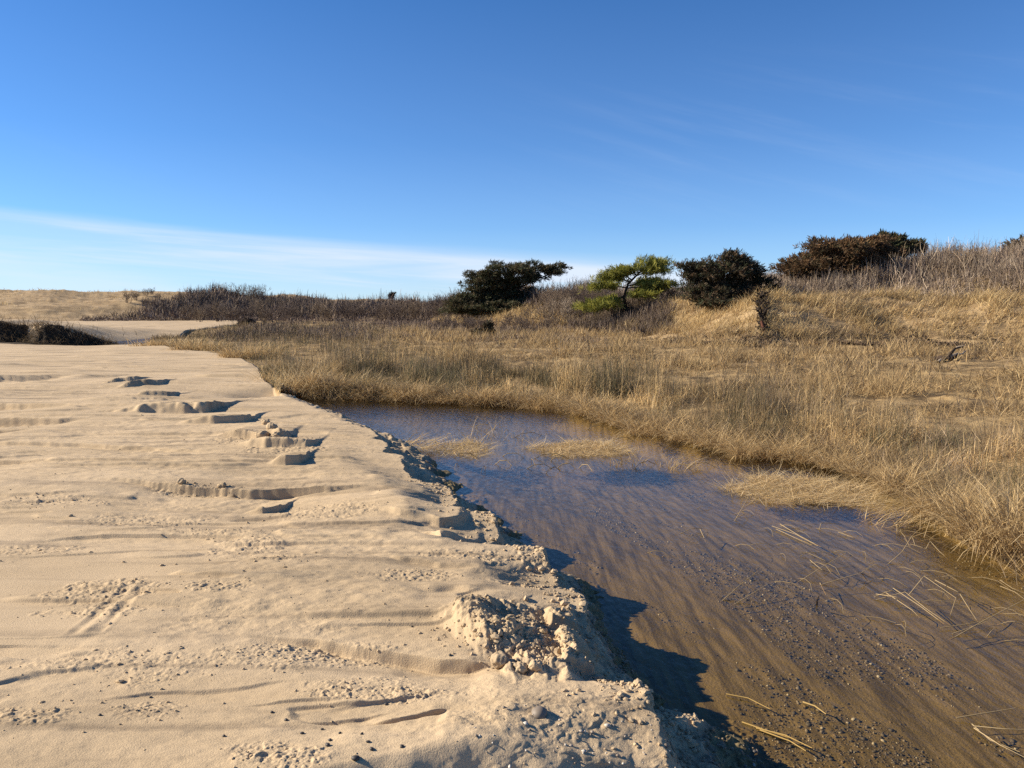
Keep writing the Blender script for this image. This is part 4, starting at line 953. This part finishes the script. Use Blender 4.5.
# wrack and brushy debris along the dune foot
acc = Acc(); paths = []
rs = random.Random(8)
for i in range(3600):
    t = rs.uniform(2.2, 5.2); j = int(t); a, b_ = FOOT[j], FOOT[j + 1]; f = t - j
    x = a[0] * (1 - f) + b_[0] * f + rs.gauss(0, .5); y = a[1] * (1 - f) + b_[1] * f + rs.gauss(-.1, .75)
    if vnoise(np.array([x / .8]), np.array([y / .8]), 91)[0] < -.05: continue
    z = zg(x, y) + rs.uniform(0, .12); d = rs.uniform(0, 6.28); L = rs.uniform(.08, .3)
    paths.append(([(x, y, z), (x + math.cos(d) * L * .5, y + math.sin(d) * L * .5, z + rs.uniform(0, .10)), (x + math.cos(d) * L, y + math.sin(d) * L, z + rs.uniform(-.02, .08))], [.02, .02, .008], np.array((.07, .048, .03)) * rs.uniform(.5, 2.2)))
acc.add(*tubes(paths, 4))
tag(acc.build('wrack_debris', M_TWIG), 'dark scattered wrack and twigs along the foot of the dune', 'debris', kind='stuff')

# ------------------------------------------------------------------ grit: crumbs on the sand, gravel on the bed, pebbles and clods
def lumps(P, S, col, seed, rough=.3):
    "irregular little stones: a jittered 12-corner solid for each point"
    t = (1 + 5 ** .5) / 2
    v = np.array([(-1, t, 0), (1, t, 0), (-1, -t, 0), (1, -t, 0), (0, -1, t), (0, 1, t), (0, -1, -t), (0, 1, -t), (t, 0, -1), (t, 0, 1), (-t, 0, -1), (-t, 0, 1)]) / 1.9
    f = np.array([(0, 11, 5), (0, 5, 1), (0, 1, 7), (0, 7, 10), (0, 10, 11), (1, 5, 9), (5, 11, 4), (11, 10, 2), (10, 7, 6), (7, 1, 8), (3, 9, 4), (3, 4, 2), (3, 2, 6), (3, 6, 8), (3, 8, 9), (4, 9, 5), (2, 4, 11), (6, 2, 10), (8, 6, 7), (9, 8, 1)])
    rs = np.random.default_rng(seed); n = len(P)
    sc = S[:, None, None] * rs.uniform(.6, 1.25, (n, 1, 3)) * np.array([1, 1, .7])
    Vv = P[:, None, :] + v[None] * sc * (1 + rs.uniform(-rough, rough, (n, 12, 1)))
    Fv = (f[None] + (np.arange(n) * 12)[:, None, None]).reshape(-1, 3)
    return Vv.reshape(-1, 3), Fv, np.repeat(col, 12, 0)
def ground_fine(x, y): return ground(x, y, True)[0]
SANDC = np.array([(.40, .295, .18), (.36, .26, .155), (.43, .32, .2), (.30, .215, .125)])
xs, ys, ss_ = [], [], []
for px, py, rx, ry, a in PATCH:
    if a == 0: continue
    cx, cy = at(px, py); n = int(48 * (rx * ry / .08) ** .5 * (1 if cy < 8 else .5))
    xs.append(RNG.normal(cx, rx * .6, n)); ys.append(RNG.normal(cy, ry * .6, n)); ss_.append(np.exp(RNG.normal(math.log(.0040), .5, n)) * min(1.8, max(1, cy / 5)))
x, y = scatter(5000, 2.4, 14, 40, power=.7); ok = RNG.uniform(0, 1, 5000) < np.clip(.15 + .9 * fbm(x * 1.2, y * 2.2, 95, 3), .04, 1)
xs.append(x[ok]); ys.append(y[ok]); ss_.append(np.exp(RNG.normal(math.log(.0036), .5, ok.sum())))
# crumbs shed down the bank face and over the crumbled clump
j = RNG.integers(4, len(EDGE) - 6, 2600); f = RNG.uniform(0, 1, 2600); e = EDGE[j] * (1 - f)[:, None] + EDGE[j + 1] * f[:, None]
xs.append(e[:, 0] + RNG.normal(.08, .14, 2600)); ys.append(e[:, 1] + RNG.normal(0, .06, 2600)); ss_.append(np.exp(RNG.normal(math.log(.0065), .55, 2600)))
c = LUMP.mean(0); xs.append(RNG.normal(c[0], .20, 500)); ys.append(RNG.normal(c[1], .14, 500)); ss_.append(np.exp(RNG.normal(math.log(.005), .5, 500)))
xs.append(RNG.normal(c[0] + .02, .13, 240)); ys.append(RNG.normal(c[1] - .10, .10, 240)); ss_.append(np.exp(RNG.normal(math.log(.008), .4, 240)))
x, y, s = map(np.concatenate, (xs, ys, ss_))
ok = ~inside(x, y, MARSH) & (y > 1.2); x, y, s = x[ok], y[ok], np.clip(s, .0015, .022)[ok]
z = ground_fine(x, y); ok = z > .01; x, y, z, s = x[ok], y[ok], z[ok], s[ok]
V, Fv, C = lumps(np.stack([x, y, z + s * .25], -1), s, pick(SANDC, len(x)), 3)
tag(mesh_np('sand_crumbs', V, [Fv], M_SAND, None, C, False), 'small crumbs of damp sand strewn over the flat', 'sand crumbs', kind='stuff')

GRAV = np.array([(.05, .045, .04), (.09, .08, .07), (.14, .12, .10), (.22, .19, .16), (.035, .032, .03), (.40, .37, .33), (.18, .13, .08)])
x, y = scatter(120000, 2.2, 11, 44, power=.9, amin=-3)
fu = x * .957 + y * .29; fv = -x * .29 + y * .957
ok = inside(x, y, CHANNEL) & (RNG.uniform(0, 1, 120000) < ss(.08, .6, fbm(fu * 2.4, fv * .5, 97, 3) + .25 * vnoise(x * 2, y * 2, 98)))
x, y = x[ok], y[ok]; s = np.clip(np.exp(RNG.normal(math.log(.0034), .55, len(x))), .0013, .013); z = ground_fine(x, y)
ok = z < .02; x, y, s, z = x[ok], y[ok], s[ok], z[ok]
V, Fv, C = lumps(np.stack([x, y, z + s * .15], -1), s, pick(GRAV, len(x), [.18, .24, .24, .14, .08, .06, .06]), 4)
tag(mesh_np('gravel', V, [Fv], M_STONE, None, C, True), 'dark gravel and shell bits lying in streaks on the stream bed', 'gravel', kind='stuff')
# pale grit in the shaded face of the nearest ledge
n = 200; x = RNG.uniform(-.15, .62, n); y = RNG.uniform(2.35, 2.78, n); s = np.exp(RNG.normal(math.log(.0042), .45, n)); z = ground_fine(x, y)
V, Fv, C = lumps(np.stack([x, y, z + s * .2], -1), s, pick(np.array([(.5, .45, .38), (.3, .25, .2), (.2, .16, .12)]), n), 6)
tag(mesh_np('ledge_gravel', V, [Fv], M_STONE, None, C, True), 'pale pebbly grit in the shaded face of the nearest sand ledge', 'gravel', kind='stuff')

def stone(name, label, px, py, size, col, mat, cat, group=None, flat=.65, seed=0, sub=3, sink=.25):
    x, y = at(px, py, .35); z = float(ground_fine(np.array([x]), np.array([y]))[0])
    import bmesh
    bm = bmesh.new(); bmesh.ops.create_icosphere(bm, subdivisions=sub, radius=1)
    me = bpy.data.meshes.new(name); bm.to_mesh(me); bm.free()
    v = np.zeros(len(me.vertices) * 3, np.float32); me.vertices.foreach_get('co', v); v = v.reshape(-1, 3)
    d = 1 + .28 * fbm(v[:, 0] * 1.6 + seed, v[:, 1] * 1.6 + v[:, 2] * 1.3, seed, 3) + .10 * fbm(v[:, 0] * 5, v[:, 1] * 5 + v[:, 2] * 4, seed + 5, 2)
    v = v * d[:, None] * np.array(size if hasattr(size, '__len__') else (size, size * .9, size * flat))
    me.vertices.foreach_set('co', v.astype(np.float32).ravel()); me.polygons.foreach_set('use_smooth', np.ones(len(me.polygons), bool))
    a = me.attributes.new('tint', 'FLOAT_COLOR', 'POINT'); a.data.foreach_set('color', np.tile(np.array([*col, 1], np.float32), len(v)))
    me.materials.append(mat); o = bpy.data.objects.new(name, me); hz = v[:, 2].max(); o.location = (x, y, z + hz * (1 - 2 * sink)); o.rotation_euler = (0, 0, seed * 1.7)
    link(o); tag(o, label, cat, group); return o
for i, (px, py, s, lab) in enumerate([(266, 428, .06, 'upright knob of wet sand at the top of the eroded ledges'), (272, 434, .07, 'rounded clod of sand below the upright knob'), (262, 440, .08, 'large sand clod on the dark ledge of the flat'), (277, 441, .06, 'flat sand clod right of the large clod'),
        (182, 484, .035, 'sand clod on the long thin scour line, the left of two'), (222, 485, .035, 'sand clod on the long thin scour line, the right of two'), (520, 667, .035, 'small sand clod fallen below the crumbled clump'), (536, 668, .03, 'second small clod beside the fallen clod'),
        (500, 662, .04, 'sand clod at the end of the low step by the crumbled clump')]):
    stone('sand_clod', lab, px, py, s, (.36, .26, .155), M_SAND, 'sand clod', 'sand clods on the flat', seed=i + 1, sub=4, flat=.75)
for i, (px, py, s) in enumerate([(330, 744, .012), (328, 751, .016), (302, 734, .012), (362, 741, .010), (356, 764, .022), (372, 755, .014), (368, 748, .012), (286, 720, .013), (322, 728, .010), (224, 737, .010), (272, 711, .012), (100, 714, .011), (181, 648, .011), (386, 699, .012), (402, 753, .012), (244, 576, .012), (412, 627, .010), (450, 655, .012), (150, 690, .010), (340, 735, .010)]):
    stone('pebble', 'small dark pebble lying on the tan sand in the foreground', px, py, s * .62, (.05, .042, .036), M_STONE, 'pebble', 'dark pebbles on the sand', seed=20 + i, sub=2)

# ------------------------------------------------------------------ light and sky
SUN_EL, SUN_AZ = 28.0, -83.0           # azimuth from +Y, negative to the left: low winter sun from the left, a little ahead
w = bpy.data.worlds.new('World'); scene.world = w; w.use_nodes = True
nt = w.node_tree; n = nt.nodes; l = nt.links; n.clear()
out = N(n, 'ShaderNodeOutputWorld'); bg = N(n, 'ShaderNodeBackground'); bg.inputs[1].default_value = .10
sky = N(n, 'ShaderNodeTexSky', sky_type='NISHITA'); sky.sun_disc = False
sky.sun_elevation = R(SUN_EL); sky.sun_rotation = R(SUN_AZ); sky.air_density = .8; sky.dust_density = 0; sky.ozone_density = 6; sky.altitude = 0
# thin cirrus drawn on a flat cloud deck high above
tc = N(n, 'ShaderNodeTexCoord'); sep = N(n, 'ShaderNodeSeparateXYZ'); l.new(tc.outputs['Generated'], sep.inputs[0])
def math_(op, a, b=None):
    q = N(n, 'ShaderNodeMath', operation=op)
    for i, v in enumerate((a, b)):
        if v is None: continue
        if hasattr(v, 'links'): l.new(v, q.inputs[i])
        else: q.inputs[i].default_value = v
    return q.outputs[0]
hz = math_('SQRT', math_('ADD', math_('MULTIPLY', sep.outputs[0], sep.outputs[0]), math_('MULTIPLY', sep.outputs[1], sep.outputs[1])))
ev = math_('DIVIDE', sep.outputs[2], hz); azm = math_('ARCTAN2', sep.outputs[0], sep.outputs[1])
azc = math_('MINIMUM', math_('MAXIMUM', azm, -.9), .9)
# a sheet of cirrus whose upper edge sinks from the left towards the middle
rel = math_('SUBTRACT', ev, math_('SUBTRACT', .064, math_('MULTIPLY', azc, .064)))
c2 = N(n, 'ShaderNodeCombineXYZ'); l.new(math_('MULTIPLY', azm, 2.2), c2.inputs[0]); l.new(math_('MULTIPLY', rel, 34.), c2.inputs[1])
nz = N(n, 'ShaderNodeTexNoise'); nz.inputs['Scale'].default_value = 1.0; nz.inputs['Detail'].default_value = 6; nz.inputs['Roughness'].default_value = .55; nz.inputs['Distortion'].default_value = .5; l.new(c2.outputs[0], nz.inputs['Vector'])
edge_n = math_('ADD', rel, math_('MULTIPLY', math_('SUBTRACT', nz.outputs['Fac'], .5), .03))
def mr(x, a, b, c, d):
    q = N(n, 'ShaderNodeMapRange', interpolation_type='SMOOTHSTEP'); l.new(x, q.inputs[0])
    for i, v in enumerate((a, b, c, d)): q.inputs[i + 1].default_value = v
    return q.outputs[0]
sheet = math_('MULTIPLY', mr(edge_n, -.012, .012, 1, 0), mr(edge_n, -.09, -.005, .25, 1))
streak = mr(nz.outputs['Fac'], .35, .68, .25, 1)
sheet = math_('MULTIPLY', math_('MULTIPLY', sheet, streak), mr(azm, .15, .8, .75, .10))
# faint feathery wisps higher up on the right
c3 = N(n, 'ShaderNodeCombineXYZ'); l.new(math_('ADD', math_('MULTIPLY', azm, 5.), math_('MULTIPLY', ev, 9.)), c3.inputs[0]); l.new(math_('ADD', math_('MULTIPLY', ev, 26.), math_('MULTIPLY', azm, 7.)), c3.inputs[1])
nw = N(n, 'ShaderNodeTexNoise'); nw.inputs['Scale'].default_value = 1.0; nw.inputs['Detail'].default_value = 7; nw.inputs['Roughness'].default_value = .6; l.new(c3.outputs[0], nw.inputs['Vector'])
wisp = math_('MULTIPLY', math_('MULTIPLY', mr(nw.outputs['Fac'], .46, .75, 0, .06), mr(ev, .08, .16, 0, 1)), math_('MULTIPLY', mr(ev, .22, .34, 1, 0), mr(azm, -.1, .3, .15, 1)))
veil = ramp(n, [(.0, (.50, .50, .50)), (.04, (.32, .32, .32)), (.10, (.15, .15, .15)), (.20, (.06, .06, .06)), (.40, (0, 0, 0))]); l.new(sep.outputs[2], veil.inputs[0])
cov = math_('ADD', math_('ADD', sheet, wisp), math_('MULTIPLY', veil.outputs[0], 1.0)); cov = math_('MINIMUM', cov, .9)
deep = N(n, 'ShaderNodeMix', data_type='RGBA', blend_type='MULTIPLY'); deep.inputs[0].default_value = 1; l.new(sky.outputs[0], deep.inputs[6]); deep.inputs[7].default_value = (.355, .605, .77, 1)
mx = N(n, 'ShaderNodeMix', data_type='RGBA'); l.new(cov, mx.inputs[0]); l.new(deep.outputs[2], mx.inputs[6]); mx.inputs[7].default_value = (4.1, 4.5, 5.2, 1)
l.new(mx.outputs[2], bg.inputs[0]); l.new(bg.outputs[0], out.inputs[0])
sd = bpy.data.lights.new('sun', 'SUN'); sd.energy = 5.0; sd.angle = R(.5); sd.color = (1, .89, .72)
so = bpy.data.objects.new('sun', sd); COL.objects.link(so)
az, e = R(SUN_AZ), R(SUN_EL)
to_sun = Vector((math.sin(az) * math.cos(e), math.cos(az) * math.cos(e), math.sin(e)))
so.rotation_euler = to_sun.to_track_quat('Z', 'Y').to_euler()
vs = scene.view_settings; vs.view_transform = 'Standard'; vs.look = 'None'; vs.gamma = 1; vs.use_curve_mapping = False; vs.exposure = 1.0
scene.cycles.use_denoising = False; scene.cycles.max_bounces = 6; scene.cycles.transparent_max_bounces = 12; scene.cycles.caustics_reflective = False; scene.cycles.caustics_refractive = False
